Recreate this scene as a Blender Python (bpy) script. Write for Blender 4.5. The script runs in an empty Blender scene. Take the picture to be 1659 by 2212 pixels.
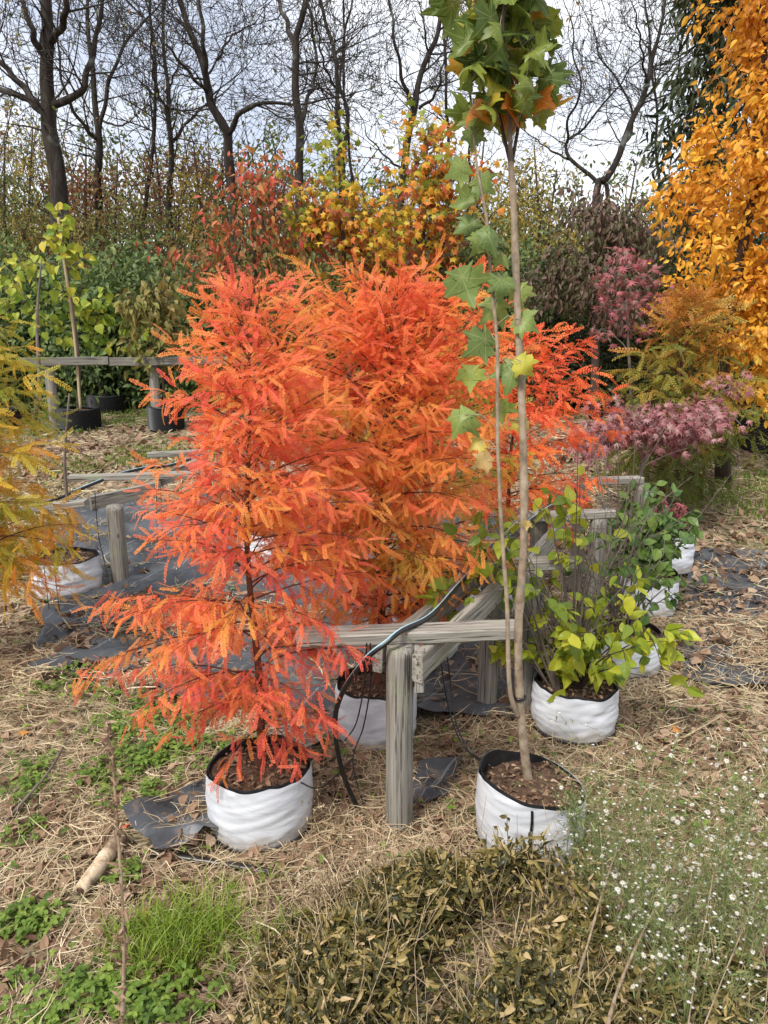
import bpy, math, random
import numpy as np
from mathutils import Vector, Matrix, noise
random.seed(7)
RNG = np.random.default_rng(7)
SC = bpy.context.scene
COL = SC.collection
PI = math.pi
# ------------------------------------------------------------------ camera, sky, sun, exposure
CAM_H, PITCH, F = 1.65, math.radians(13), 1597.0      # F: focal length in pixels of a 1659 x 2212 view
cd = bpy.data.cameras.new('camera'); cam = bpy.data.objects.new('camera', cd); COL.objects.link(cam)
cam.location = (0, 0, CAM_H); cam.rotation_euler = (PI / 2 - PITCH, 0, 0)
cd.sensor_fit = 'VERTICAL'; cd.sensor_height = 36; cd.lens = 26; cd.clip_end = 2000; cd.clip_start = .05
SC.camera = cam
SUN_EL, SUN_AZ = math.radians(52), math.radians(215)   # azimuth clockwise from +Y
w = bpy.data.worlds.new('World'); SC.world = w; w.use_nodes = True
nt = w.node_tree; nt.nodes.clear()
def nn(t, **k):
    n = nt.nodes.new(t)
    for a, b in k.items(): setattr(n, a, b)
    return n
out = nn('ShaderNodeOutputWorld'); bg = nn('ShaderNodeBackground'); bg.inputs[1].default_value = .108
sky = nn('ShaderNodeTexSky', sky_type='NISHITA', sun_disc=False, sun_elevation=SUN_EL, sun_rotation=SUN_AZ)
tc = nn('ShaderNodeTexCoord'); mp = nn('ShaderNodeMapping'); mp.inputs['Scale'].default_value = (1, 1, 2.6); mp.inputs['Location'].default_value = (.35, .1, .2)
nz = nn('ShaderNodeTexNoise'); nz.inputs['Scale'].default_value = 2.6; nz.inputs['Detail'].default_value = 5; nz.inputs['Roughness'].default_value = .5; nz.inputs['Distortion'].default_value = .3
cr = nn('ShaderNodeValToRGB'); e = cr.color_ramp.elements
e[0].position = .36; e[0].color = (.49, .54, .65, 1); e[1].position = .62; e[1].color = (.89, .905, .93, 1)
mul = nn('ShaderNodeVectorMath', operation='SCALE'); mul.inputs['Scale'].default_value = 7.4
mx = nn('ShaderNodeMixRGB'); mx.inputs[0].default_value = .9
L = nt.links.new
L(tc.outputs['Generated'], mp.inputs[0]); L(mp.outputs[0], nz.inputs[0]); L(nz.outputs[0], cr.inputs[0]); L(cr.outputs[0], mul.inputs[0])
L(sky.outputs[0], mx.inputs[1]); L(mul.outputs[0], mx.inputs[2]); L(mx.outputs[0], bg.inputs[0]); L(bg.outputs[0], out.inputs[0])
sl = bpy.data.lights.new('sun', 'SUN'); sl.energy = 2.0; sl.angle = math.radians(11); sl.color = (1, .95, .88)
so = bpy.data.objects.new('sun', sl); COL.objects.link(so); so.location = (-3, -4, 9)
sd = Vector((math.sin(SUN_AZ) * math.cos(SUN_EL), math.cos(SUN_AZ) * math.cos(SUN_EL), math.sin(SUN_EL)))
so.rotation_euler = (-sd).to_track_quat('-Z', 'Y').to_euler()
SC.view_settings.view_transform = 'Standard'; SC.view_settings.look = 'None'; SC.view_settings.exposure = .98; SC.view_settings.gamma = 1
SC.cycles.max_bounces = 5; SC.cycles.diffuse_bounces = 3; SC.cycles.glossy_bounces = 2; SC.cycles.transmission_bounces = 3; SC.cycles.transparent_max_bounces = 4
# ------------------------------------------------------------------ measuring helpers
_T = RNG.random((256, 256))
def vn(x, y):                                            # smooth value noise 0..1, vectorised
    x = np.asarray(x, float) + 1000.3; y = np.asarray(y, float) + 1000.7
    i = np.floor(x).astype(int); j = np.floor(y).astype(int); a = x - i; b = y - j
    a = a * a * (3 - 2 * a); b = b * b * (3 - 2 * b)
    t = lambda p, q: _T[p & 255, q & 255]
    return (t(i, j) * (1 - a) + t(i + 1, j) * a) * (1 - b) + (t(i, j + 1) * (1 - a) + t(i + 1, j + 1) * a) * b
def fb(x, y, n=3):
    s = 0; a = 1; t = 0
    for k in range(n): s = s + a * vn(np.asarray(x) * 2 ** k + 17 * k, np.asarray(y) * 2 ** k - 9 * k); t += a; a *= .5
    return s / t
def gz(x, y):                                            # ground height: level near, a gentle bank behind
    y = np.asarray(y, float); x = np.asarray(x, float)
    t = np.clip((y - 4.6) / 4.2, 0, 1)
    z = .63 * (t * .6 + .4 * t * t * (3 - 2 * t)) + np.clip(y - 8.8, 0, 25) * .03
    near = np.clip(1.5 - np.abs(y - 3) / 12, .3, 1)
    return z + near * (.05 * (fb(x * 1.1, y * 1.1) - .5) + .018 * (vn(x * 6, y * 6) - .5))
def ray(px, py):
    u = (px - 829.5) / F; v = (py - 1106) / F
    return Vector((u, math.cos(PITCH) - v * math.sin(PITCH), -math.sin(PITCH) - v * math.cos(PITCH)))
def P(px, py, Y):                                        # the point seen at view pixel px,py at forward distance Y
    d = ray(px, py); s = Y / d.y
    return Vector((d.x * s, Y, CAM_H + d.z * s))
def G(px, py):                                           # the ground point seen at px,py
    d = ray(px, py); t = .3
    while t < 60:
        x, y, z = d.x * t, d.y * t, CAM_H + d.z * t
        if z <= float(gz(x, y)): return Vector((x, y, float(gz(x, y))))
        t += .01 if t < 6 else .04
    return Vector((d.x * 20, d.y * 20, float(gz(d.x * 20, d.y * 20))))
def g3(x, y, dz=0): return Vector((x, y, float(gz(x, y)) + dz))
def unit(a): return a / np.maximum(np.linalg.norm(a, axis=-1, keepdims=True), 1e-9)
# ------------------------------------------------------------------ materials
def mat(name):
    m = bpy.data.materials.new(name); m.use_nodes = True; t = m.node_tree
    return m, t, t.nodes['Principled BSDF']
def node(t, ty, ins=None, **k):
    n = t.nodes.new(ty)
    for a, b in k.items(): setattr(n, a, b)
    for a, b in (ins or {}).items(): n.inputs[a].default_value = b
    return n
def ramp(t, cols, fac=None, interp='LINEAR'):
    r = t.nodes.new('ShaderNodeValToRGB'); r.color_ramp.interpolation = interp
    el = r.color_ramp.elements
    while len(el) < len(cols): el.new(.5)
    for q, c in enumerate(cols):
        pos, c = c if isinstance(c[1], tuple) else (q / max(1, len(cols) - 1), c)
        el[q].position = pos; el[q].color = (*c, 1)
    if fac is not None: t.links.new(fac, r.inputs[0])
    return r
def leafmat(name, cols, trans=.35, rough=.5, veins=False, spots=0, palm=False):
    m, t, b = mat(name); at = node(t, 'ShaderNodeAttribute', attribute_name='tint')
    n = node(t, 'ShaderNodeTexNoise', {'Scale': 40 if spots else 6, 'Detail': 3}); tcn = node(t, 'ShaderNodeTexCoord')
    t.links.new(tcn.outputs['Object'], n.inputs['Vector'])
    ad = node(t, 'ShaderNodeMath', operation='MULTIPLY_ADD'); t.links.new(n.outputs[0], ad.inputs[0]); ad.inputs[1].default_value = .3; 
    sb = node(t, 'ShaderNodeMath', {1: .15}, operation='SUBTRACT'); t.links.new(at.outputs['Fac'], sb.inputs[0]); t.links.new(sb.outputs[0], ad.inputs[2])
    r = ramp(t, cols, ad.outputs[0]); c = r.outputs[0]
    if veins:
        uv = node(t, 'ShaderNodeUVMap', uv_map='UVMap'); sx = node(t, 'ShaderNodeSeparateXYZ'); t.links.new(uv.outputs[0], sx.inputs[0])
        ab = node(t, 'ShaderNodeMath', operation='ABSOLUTE'); t.links.new(sx.outputs[0], ab.inputs[0])
        a = node(t, 'ShaderNodeMath', {1: -.7}, operation='MULTIPLY_ADD'); t.links.new(ab.outputs[0], a.inputs[0]); t.links.new(sx.outputs[1], a.inputs[2])
        s = node(t, 'ShaderNodeMath', {1: 42.}, operation='MULTIPLY'); t.links.new(a.outputs[0], s.inputs[0])
        si = node(t, 'ShaderNodeMath', operation='SINE'); t.links.new(s.outputs[0], si.inputs[0])
        g = node(t, 'ShaderNodeMath', {1: .9}, operation='GREATER_THAN'); t.links.new(si.outputs[0], g.inputs[0])
        l = node(t, 'ShaderNodeMath', {1: .014}, operation='LESS_THAN'); t.links.new(ab.outputs[0], l.inputs[0])
        mxx = node(t, 'ShaderNodeMath', operation='MAXIMUM'); t.links.new(g.outputs[0], mxx.inputs[0]); t.links.new(l.outputs[0], mxx.inputs[1])
        f = node(t, 'ShaderNodeMath', {1: .13}, operation='MULTIPLY'); t.links.new(mxx.outputs[0], f.inputs[0])
        mi = node(t, 'ShaderNodeMixRGB', {2: (.45, .5, .16, 1)}); t.links.new(f.outputs[0], mi.inputs[0]); t.links.new(c, mi.inputs[1]); c = mi.outputs[0]
    if palm:                                             # radiating veins from the petiole
        uv = node(t, 'ShaderNodeUVMap', uv_map='UVMap'); sx = node(t, 'ShaderNodeSeparateXYZ'); t.links.new(uv.outputs[0], sx.inputs[0])
        ab = node(t, 'ShaderNodeMath', operation='ABSOLUTE'); t.links.new(sx.outputs[0], ab.inputs[0]); last = None
        for an in (0, 33, 55, 85, 120):
            cx_, sy_ = math.cos(math.radians(an)), math.sin(math.radians(an))
            a1 = node(t, 'ShaderNodeMath', {1: cx_}, operation='MULTIPLY'); t.links.new(ab.outputs[0], a1.inputs[0])
            a2 = node(t, 'ShaderNodeMath', {1: -sy_}, operation='MULTIPLY_ADD'); t.links.new(sx.outputs[1], a2.inputs[0]); t.links.new(a1.outputs[0], a2.inputs[2])
            a3 = node(t, 'ShaderNodeMath', operation='ABSOLUTE'); t.links.new(a2.outputs[0], a3.inputs[0])
            a4 = node(t, 'ShaderNodeMath', {1: .011 if an in (0, 55, 120) else .006}, operation='LESS_THAN'); t.links.new(a3.outputs[0], a4.inputs[0])
            if last is None: last = a4
            else: m_ = node(t, 'ShaderNodeMath', operation='MAXIMUM'); t.links.new(last.outputs[0], m_.inputs[0]); t.links.new(a4.outputs[0], m_.inputs[1]); last = m_
        f = node(t, 'ShaderNodeMath', {1: .45}, operation='MULTIPLY'); t.links.new(last.outputs[0], f.inputs[0])
        mi = node(t, 'ShaderNodeMixRGB', {2: (.42, .46, .2, 1)}); t.links.new(f.outputs[0], mi.inputs[0]); t.links.new(c, mi.inputs[1]); c = mi.outputs[0]
    t.links.new(c, b.inputs['Base Color']); b.inputs['Roughness'].default_value = rough; b.inputs['Specular IOR Level'].default_value = .35
    if trans:
        tr = node(t, 'ShaderNodeBsdfTranslucent'); t.links.new(c, tr.inputs[0])
        ms = node(t, 'ShaderNodeMixShader', {0: trans}); t.links.new(b.outputs[0], ms.inputs[1]); t.links.new(tr.outputs[0], ms.inputs[2])
        t.links.new(ms.outputs[0], t.nodes['Material Output'].inputs['Surface'])
    return m
def texmat(name, cols, scale=8, stretch=(1, 1, 1), rough=.8, bump=.3, dist=.01, detail=6, distort=0, spec=.3, second=None):
    m, t, b = mat(name); tcn = node(t, 'ShaderNodeTexCoord'); mpn = node(t, 'ShaderNodeMapping', {'Scale': stretch})
    t.links.new(tcn.outputs['Object'], mpn.inputs[0])
    n = node(t, 'ShaderNodeTexNoise', {'Scale': scale, 'Detail': detail, 'Roughness': .62, 'Distortion': distort}); t.links.new(mpn.outputs[0], n.inputs['Vector'])
    r = ramp(t, cols, n.outputs[0]); c = r.outputs[0]
    if second:                                           # (scale, colour, threshold): patches of lichen, dirt, algae
        n2 = node(t, 'ShaderNodeTexNoise', {'Scale': second[0], 'Detail': 5}); t.links.new(tcn.outputs['Object'], n2.inputs['Vector'])
        r2 = ramp(t, [(second[2], (0, 0, 0)), (second[2] + .1, (1, 1, 1))], n2.outputs[0])
        fm = node(t, 'ShaderNodeMath', {1: .75}, operation='MULTIPLY'); t.links.new(r2.outputs[0], fm.inputs[0])
        mi = node(t, 'ShaderNodeMixRGB', {2: (*second[1], 1)}); t.links.new(fm.outputs[0], mi.inputs[0]); t.links.new(c, mi.inputs[1]); c = mi.outputs[0]
    t.links.new(c, b.inputs['Base Color']); b.inputs['Roughness'].default_value = rough; b.inputs['Specular IOR Level'].default_value = spec
    bp = node(t, 'ShaderNodeBump', {'Strength': bump, 'Distance': dist}); t.links.new(n.outputs[0], bp.inputs['Height']); t.links.new(bp.outputs[0], b.inputs['Normal'])
    return m
M = {}
M['cy_front'] = leafmat('cypress needles flame', [(.86, .14, .10), (.92, .24, .10), (.92, .33, .085), (.88, .47, .09)], .47)
M['cy_rear'] = leafmat('cypress needles orange', [(.88, .18, .08), (.92, .30, .085), (.88, .40, .08), (.62, .46, .08)], .47)
M['cy_third'] = leafmat('cypress needles scarlet', [(.88, .12, .06), (.92, .2, .06), (.9, .3, .06)], .45)
M['cy_olive'] = leafmat('cypress needles olive', [(.24, .27, .035), (.52, .45, .05), (.76, .46, .05), (.84, .30, .05)], .4)
M['cy_right'] = leafmat('cypress needles turning', [(.12, .15, .025), (.24, .24, .035), (.36, .26, .04), (.5, .19, .035)], .35)
M['maple'] = leafmat('maple leaf green', [(.045, .085, .02), (.11, .17, .03), (.22, .27, .04), (.40, .36, .03), (.62, .18, .02)], .38, .42, False, 1, True)
M['maple_low'] = leafmat('maple leaf pale', [(.11, .18, .06), (.18, .26, .07), (.29, .36, .08), (.58, .52, .06), (.62, .44, .18)], .32, .45, False, 1, True)
M['gold'] = leafmat('golden leaf', [(.56, .22, .03), (.80, .37, .035), (.90, .52, .055), (.86, .62, .10)], .4, .45)
M['shrub_lime'] = leafmat('lime leaf', [(.14, .22, .03), (.30, .38, .035), (.48, .50, .04), (.62, .60, .05)], .4, .4, True)
M['shrub_green'] = leafmat('green leaf', [(.05, .11, .03), (.10, .19, .04), (.19, .28, .05)], .3, .38, True)
M['redbud'] = leafmat('heart leaf', [(.16, .26, .04), (.34, .42, .05), (.55, .52, .06), (.72, .50, .06)], .4, .45)
M['purple'] = leafmat('purple maple leaf', [(.15, .045, .045), (.32, .10, .11), (.50, .24, .24), (.42, .28, .25)], .3, .5)
M['crimson'] = leafmat('crimson maple leaf', [(.18, .08, .06), (.32, .11, .10), (.55, .14, .17), (.40, .26, .22)], .3, .5)
M['dogwood'] = leafmat('dogwood leaf', [(.10, .14, .04), (.26, .17, .05), (.42, .14, .06), (.60, .09, .06), (.55, .24, .06)], .35, .5)
M['tulip'] = leafmat('yellow orange leaf', [(.22, .3, .04), (.55, .45, .04), (.75, .38, .03), (.65, .16, .03), (.26, .05, .03)], .35, .5)
M['brown_leaf'] = leafmat('drooping brown leaf', [(.05, .06, .02), (.10, .10, .04), (.17, .11, .08), (.22, .14, .11)], .2, .6)
M['hedge'] = leafmat('hedge leaf', [(.04, .07, .02), (.08, .13, .04), (.15, .21, .06), (.25, .29, .09)], .3, .5)
M['hedge_olive'] = leafmat('olive hedge leaf', [(.05, .06, .02), (.14, .15, .04), (.25, .24, .06), (.30, .2, .06)], .3, .5)
M['dark_leaf'] = leafmat('dark evergreen leaf', [(.02, .035, .015), (.04, .055, .02), (.09, .09, .03)], .15, .4)
M['brush'] = leafmat('thin brush leaf', [(.10, .14, .035), (.20, .23, .055), (.32, .27, .08), (.30, .13, .06)], .35, .6)
M['brush_red'] = leafmat('rust brush leaf', [(.12, .06, .03), (.24, .08, .04), (.32, .13, .06), (.25, .2, .06)], .35, .6)
M['brush_yel'] = leafmat('mustard brush leaf', [(.16, .18, .04), (.34, .30, .06), (.42, .30, .06), (.3, .17, .05)], .35, .6)
M['vine'] = leafmat('vine leaf', [(.03, .03, .013), (.11, .095, .03), (.25, .195, .06), (.43, .32, .125), (.60, .44, .25)], .22, .42, True, 1)
M['straw'] = leafmat('straw', [(.15, .10, .06), (.34, .245, .145), (.58, .46, .28), (.77, .66, .45)], .15, .75)
M['litter'] = leafmat('leaf litter', [(.09, .05, .03), (.19, .11, .065), (.33, .21, .13), (.45, .32, .22)], .15, .8)
M['grass'] = leafmat('fresh grass', [(.09, .15, .02), (.19, .29, .03), (.32, .42, .06), (.48, .46, .18)], .4, .5)
M['clover'] = leafmat('clover', [(.07, .13, .02), (.15, .24, .035), (.26, .35, .06)], .3, .5)
M['aster'] = leafmat('aster foliage', [(.08, .13, .035), (.17, .23, .07), (.28, .31, .12), (.36, .3, .15)], .3, .6)
M['petal'] = leafmat('aster petal', [(.68, .66, .60), (.80, .79, .75)], .25, .6)
M['disc'] = leafmat('aster disc', [(.55, .42, .08), (.45, .25, .07)], 0, .7)
M['fallen'] = leafmat('fallen leaf', [(.36, .22, .12), (.60, .20, .05), (.68, .32, .07), (.62, .10, .07), (.70, .48, .1)], .2, .65)
M['bark'] = texmat('tree bark', [(.3, (.016, .012, .010)), (.5, (.04, .032, .026)), (.72, (.10, .088, .075))], 9, (1, 1, .22), .9, .9, .03, 6, .4, .2, (3, (.17, .18, .16), .6))
M['bark_pale'] = texmat('pale smooth bark', [(.3, (.15, .105, .07)), (.55, (.34, .265, .185)), (.8, (.48, .41, .32))], 26, (1, 1, .8), .75, .6, .005, 7, 0, .3, (16, (.17, .17, .13), .55))
M['bark_red'] = texmat('stringy red bark', [(.3, (.06, .022, .012)), (.6, (.16, .06, .035)), (.8, (.24, .11, .07))], 60, (1, 1, .1), .9, .6, .004)
M['twig'] = texmat('grey twig', [(.3, (.09, .07, .055)), (.7, (.22, .18, .15))], 30, (1, 1, .3), .85, .3, .003)
M['twig_bg'] = texmat('weathered branch', [(.3, (.025, .02, .017)), (.7, (.075, .062, .053))], 9, (1, 1, .3), .85, .3, .003)
M['twig_dark'] = texmat('dark twig', [(.3, (.035, .024, .018)), (.7, (.09, .065, .05))], 20, (1, 1, .3), .85, .3, .003)
def wood_material(name, axis, k=1.):
    m, t, b = mat(name); tcn = node(t, 'ShaderNodeTexCoord'); oi = node(t, 'ShaderNodeObjectInfo'); li = t.links.new
    off = node(t, 'ShaderNodeVectorMath', operation='ADD'); sc_ = node(t, 'ShaderNodeMath', {1: 40.}, operation='MULTIPLY'); li(oi.outputs['Random'], sc_.inputs[0]); li(tcn.outputs['Object'], off.inputs[0]); li(sc_.outputs[0], off.inputs[1])
    st_ = [1., 1., 1.]; st_[axis] = .03
    mp_ = node(t, 'ShaderNodeMapping', {'Scale': tuple(st_)}); li(off.outputs[0], mp_.inputs[0])
    n1 = node(t, 'ShaderNodeTexNoise', {'Scale': 85, 'Detail': 9, 'Roughness': .7, 'Distortion': .35}); li(mp_.outputs[0], n1.inputs['Vector'])
    r1 = ramp(t, [(.25, (.07 * k, .06 * k, .05 * k)), (.42, (.22 * k, .2 * k, .168 * k)), (.58, (.37 * k, .345 * k, .3 * k)), (.8, (.5 * k, .475 * k, .42 * k))], n1.outputs[0])
    n2 = node(t, 'ShaderNodeTexNoise', {'Scale': 95, 'Detail': 4, 'Roughness': .5}); li(mp_.outputs[0], n2.inputs['Vector'])
    ck = ramp(t, [(.34, (1, 1, 1)), (.385, (0, 0, 0))], n2.outputs[0])          # drying cracks along the grain
    m1 = node(t, 'ShaderNodeMixRGB', {2: (.03, .025, .02, 1)}); fk = node(t, 'ShaderNodeMath', {1: .8}, operation='MULTIPLY'); li(ck.outputs[0], fk.inputs[0]); li(fk.outputs[0], m1.inputs[0]); li(r1.outputs[0], m1.inputs[1])
    n3 = node(t, 'ShaderNodeTexNoise', {'Scale': 6, 'Detail': 7, 'Roughness': .7}); li(off.outputs[0], n3.inputs['Vector'])
    lc = ramp(t, [(.55, (0, 0, 0)), (.7, (.7, .7, .7))], n3.outputs[0])         # lichen and algae
    m2 = node(t, 'ShaderNodeMixRGB', {2: (.26, .29, .17, 1)}); li(lc.outputs[0], m2.inputs[0]); li(m1.outputs[0], m2.inputs[1])
    ks = [3.2] * 3; ks[axis] = 1.6
    mk = node(t, 'ShaderNodeMapping', {'Scale': tuple(ks)}); li(off.outputs[0], mk.inputs[0])
    v = node(t, 'ShaderNodeTexVoronoi', {'Scale': 2.2}); li(mk.outputs[0], v.inputs['Vector'])
    kn = ramp(t, [(.0, (1, 1, 1)), (.045, (.8, .8, .8)), (.075, (0, 0, 0))], v.outputs['Distance'])     # knots
    m3 = node(t, 'ShaderNodeMixRGB', {2: (.06, .04, .028, 1)}); fkn = node(t, 'ShaderNodeMath', {1: .75}, operation='MULTIPLY'); li(kn.outputs[0], fkn.inputs[0]); li(fkn.outputs[0], m3.inputs[0]); li(m2.outputs[0], m3.inputs[1])
    li(m3.outputs[0], b.inputs['Base Color']); b.inputs['Roughness'].default_value = .92; b.inputs['Specular IOR Level'].default_value = .2
    sb_ = node(t, 'ShaderNodeMath', operation='SUBTRACT'); li(n1.outputs[0], sb_.inputs[0]); li(ck.outputs[0], sb_.inputs[1])
    bp = node(t, 'ShaderNodeBump', {'Strength': .7, 'Distance': .004}); li(sb_.outputs[0], bp.inputs['Height']); li(bp.outputs[0], b.inputs['Normal'])
    return m
M['wood_x'] = wood_material('weathered board', 0); M['wood_z'] = wood_material('weathered post', 2, .8); M['wood_f'] = wood_material('old fence rail', 0, .6)
M['log'] = texmat('peeled log', [(.3, (.24, .16, .09)), (.5, (.56, .44, .29)), (.75, (.74, .64, .5))], 38, (1, 1, .3), .85, .8, .006, 8, .8, .2, (9, (.10, .06, .035), .52))
M['stalk'] = texmat('dry stalk', [(.3, (.13, .085, .055)), (.5, (.30, .22, .145)), (.75, (.46, .37, .26))], 40, (1, 1, .35), .85, .5, .003)
M['cane'] = texmat('bamboo cane', [(.3, (.33, .24, .13)), (.7, (.52, .41, .26))], 14, (1, 1, .1), .6, .2, .002)
M['soil'] = texmat('potting soil', [(.3, (.03, .018, .011)), (.55, (.11, .065, .04)), (.75, (.30, .19, .12))], 70, (1, 1, 1), .95, 1, .012, 8)
M['black'] = texmat('black plastic', [(.3, (.012, .012, .013)), (.8, (.03, .03, .032))], 40, (1, 1, 1), .5, .2, .001, 3, 0, .5)
M['tube'] = texmat('black tubing', [(.3, (.008, .008, .008)), (.8, (.02, .02, .02))], 20, (1, 1, 1), .35, .05, .001, 3, 0, .5)
M['stripe'] = texmat('pale blue stripe', [(.3, (.28, .50, .58)), (.8, (.45, .66, .72))], 20, (1, 1, 1), .5, .05, .001)
def bag_material():
    m, t, b = mat('white woven bag'); tcn = node(t, 'ShaderNodeTexCoord')
    n = node(t, 'ShaderNodeTexNoise', {'Scale': 5, 'Detail': 6, 'Roughness': .6}); t.links.new(tcn.outputs['Object'], n.inputs['Vector'])
    r = ramp(t, [(.3, (.58, .61, .65)), (.55, (.68, .70, .735)), (.75, (.73, .745, .77))], n.outputs[0])
    sz = node(t, 'ShaderNodeSeparateXYZ'); t.links.new(tcn.outputs['Object'], sz.inputs[0])
    n3 = node(t, 'ShaderNodeTexNoise', {'Scale': 16, 'Detail': 5}); t.links.new(tcn.outputs['Object'], n3.inputs['Vector'])
    ma = node(t, 'ShaderNodeMath', {1: .15}, operation='MULTIPLY'); t.links.new(n3.outputs[0], ma.inputs[0])
    su = node(t, 'ShaderNodeMath', operation='SUBTRACT'); t.links.new(ma.outputs[0], su.inputs[0]); t.links.new(sz.outputs[2], su.inputs[1])
    rr = ramp(t, [(0., (0, 0, 0)), (.05, (1, 1, 1))], su.outputs[0])
    f = node(t, 'ShaderNodeMath', {1: .6}, operation='MULTIPLY'); t.links.new(rr.outputs[0], f.inputs[0])
    mi = node(t, 'ShaderNodeMixRGB', {2: (.33, .27, .2, 1)}); t.links.new(f.outputs[0], mi.inputs[0]); t.links.new(r.outputs[0], mi.inputs[1])
    t.links.new(mi.outputs[0], b.inputs['Base Color']); b.inputs['Roughness'].default_value = .48
    mpn = node(t, 'ShaderNodeMapping', {'Scale': (1, 1, 5)}); t.links.new(tcn.outputs['Object'], mpn.inputs[0])
    n2 = node(t, 'ShaderNodeTexNoise', {'Scale': 9, 'Detail': 7, 'Distortion': .9}); t.links.new(mpn.outputs[0], n2.inputs['Vector'])
    rs = node(t, 'ShaderNodeMath', {1: .5}, operation='SUBTRACT'); t.links.new(n2.outputs[0], rs.inputs[0]); ra = node(t, 'ShaderNodeMath', operation='ABSOLUTE'); t.links.new(rs.outputs[0], ra.inputs[0])
    rp = node(t, 'ShaderNodeMath', {1: .6}, operation='POWER'); t.links.new(ra.outputs[0], rp.inputs[0])
    bp = node(t, 'ShaderNodeBump', {'Strength': .2, 'Distance': .008}); t.links.new(rp.outputs[0], bp.inputs['Height']); t.links.new(bp.outputs[0], b.inputs['Normal'])
    return m
M['bag'] = bag_material()
def mat_material():
    m, t, b = mat('woven ground cloth'); tcn = node(t, 'ShaderNodeTexCoord')
    n = node(t, 'ShaderNodeTexNoise', {'Scale': 3, 'Detail': 8, 'Roughness': .65}); t.links.new(tcn.outputs['Object'], n.inputs['Vector'])
    r = ramp(t, [(.3, (.03, .034, .04)), (.55, (.065, .072, .082)), (.72, (.15, .16, .17))], n.outputs[0])
    mpn = node(t, 'ShaderNodeMapping', {'Rotation': (0, 0, .55)}); t.links.new(tcn.outputs['Object'], mpn.inputs[0])
    sx = node(t, 'ShaderNodeSeparateXYZ'); t.links.new(mpn.outputs[0], sx.inputs[0])
    a = node(t, 'ShaderNodeMath', {1: .3}, operation='PINGPONG'); t.links.new(sx.outputs[0], a.inputs[0])
    l = node(t, 'ShaderNodeMath', {1: .0045}, operation='LESS_THAN'); t.links.new(a.outputs[0], l.inputs[0])
    f = node(t, 'ShaderNodeMath', {1: .5}, operation='MULTIPLY'); t.links.new(l.outputs[0], f.inputs[0])
    n4 = node(t, 'ShaderNodeTexNoise', {'Scale': 26, 'Detail': 6}); t.links.new(tcn.outputs['Object'], n4.inputs['Vector'])
    r4 = ramp(t, [(.56, (0, 0, 0)), (.68, (.5, .5, .5))], n4.outputs[0])
    mi = node(t, 'ShaderNodeMixRGB', {2: (.28, .3, .31, 1)}); t.links.new(f.outputs[0], mi.inputs[0]); t.links.new(r.outputs[0], mi.inputs[1])
    m2 = node(t, 'ShaderNodeMixRGB', {2: (.2, .15, .1, 1)}); t.links.new(r4.outputs[0], m2.inputs[0]); t.links.new(mi.outputs[0], m2.inputs[1])
    t.links.new(m2.outputs[0], b.inputs['Base Color']); b.inputs['Roughness'].default_value = .5
    bp = node(t, 'ShaderNodeBump', {'Strength': .4, 'Distance': .01}); t.links.new(n4.outputs[0], bp.inputs['Height']); t.links.new(bp.outputs[0], b.inputs['Normal'])
    return m
M['cloth'] = mat_material()
def ground_material():
    m, t, b = mat('ground soil and litter'); tcn = node(t, 'ShaderNodeTexCoord')
    v = node(t, 'ShaderNodeTexVoronoi', {'Scale': 34, 'Randomness': 1}); wn = node(t, 'ShaderNodeTexNoise', {'Scale': 22, 'Detail': 4}); t.links.new(tcn.outputs['Object'], wn.inputs['Vector'])
    wa = node(t, 'ShaderNodeVectorMath', operation='SCALE'); wa.inputs['Scale'].default_value = .09; t.links.new(wn.outputs['Color'], wa.inputs[0]); wb = node(t, 'ShaderNodeVectorMath', operation='ADD'); t.links.new(tcn.outputs['Object'], wb.inputs[0]); t.links.new(wa.outputs[0], wb.inputs[1]); t.links.new(wb.outputs[0], v.inputs['Vector'])
    s = node(t, 'ShaderNodeSeparateColor'); t.links.new(v.outputs['Color'], s.inputs[0])
    r = ramp(t, [(.0, (.06, .04, .026)), (.35, (.16, .11, .068)), (.7, (.31, .225, .145)), (.95, (.44, .34, .22))], s.outputs[0])
    n = node(t, 'ShaderNodeTexNoise', {'Scale': 1.3, 'Detail': 7, 'Roughness': .65}); t.links.new(tcn.outputs['Object'], n.inputs['Vector'])
    r2 = ramp(t, [(.5, (0, 0, 0)), (.62, (.75, .75, .75))], n.outputs[0])
    n3 = node(t, 'ShaderNodeTexNoise', {'Scale': 30, 'Detail': 6}); t.links.new(tcn.outputs['Object'], n3.inputs['Vector'])
    gr = ramp(t, [(.3, (.04, .05, .015)), (.7, (.12, .16, .04))], n3.outputs[0])
    mi = node(t, 'ShaderNodeMixRGB'); t.links.new(r2.outputs[0], mi.inputs[0]); t.links.new(r.outputs[0], mi.inputs[1]); t.links.new(gr.outputs[0], mi.inputs[2])
    t.links.new(mi.outputs[0], b.inputs['Base Color']); b.inputs['Roughness'].default_value = .95
    bp = node(t, 'ShaderNodeBump', {'Strength': .8, 'Distance': .02}); t.links.new(n3.outputs[0], bp.inputs['Height']); t.links.new(bp.outputs[0], b.inputs['Normal'])
    return m
M['ground'] = ground_material()
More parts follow.
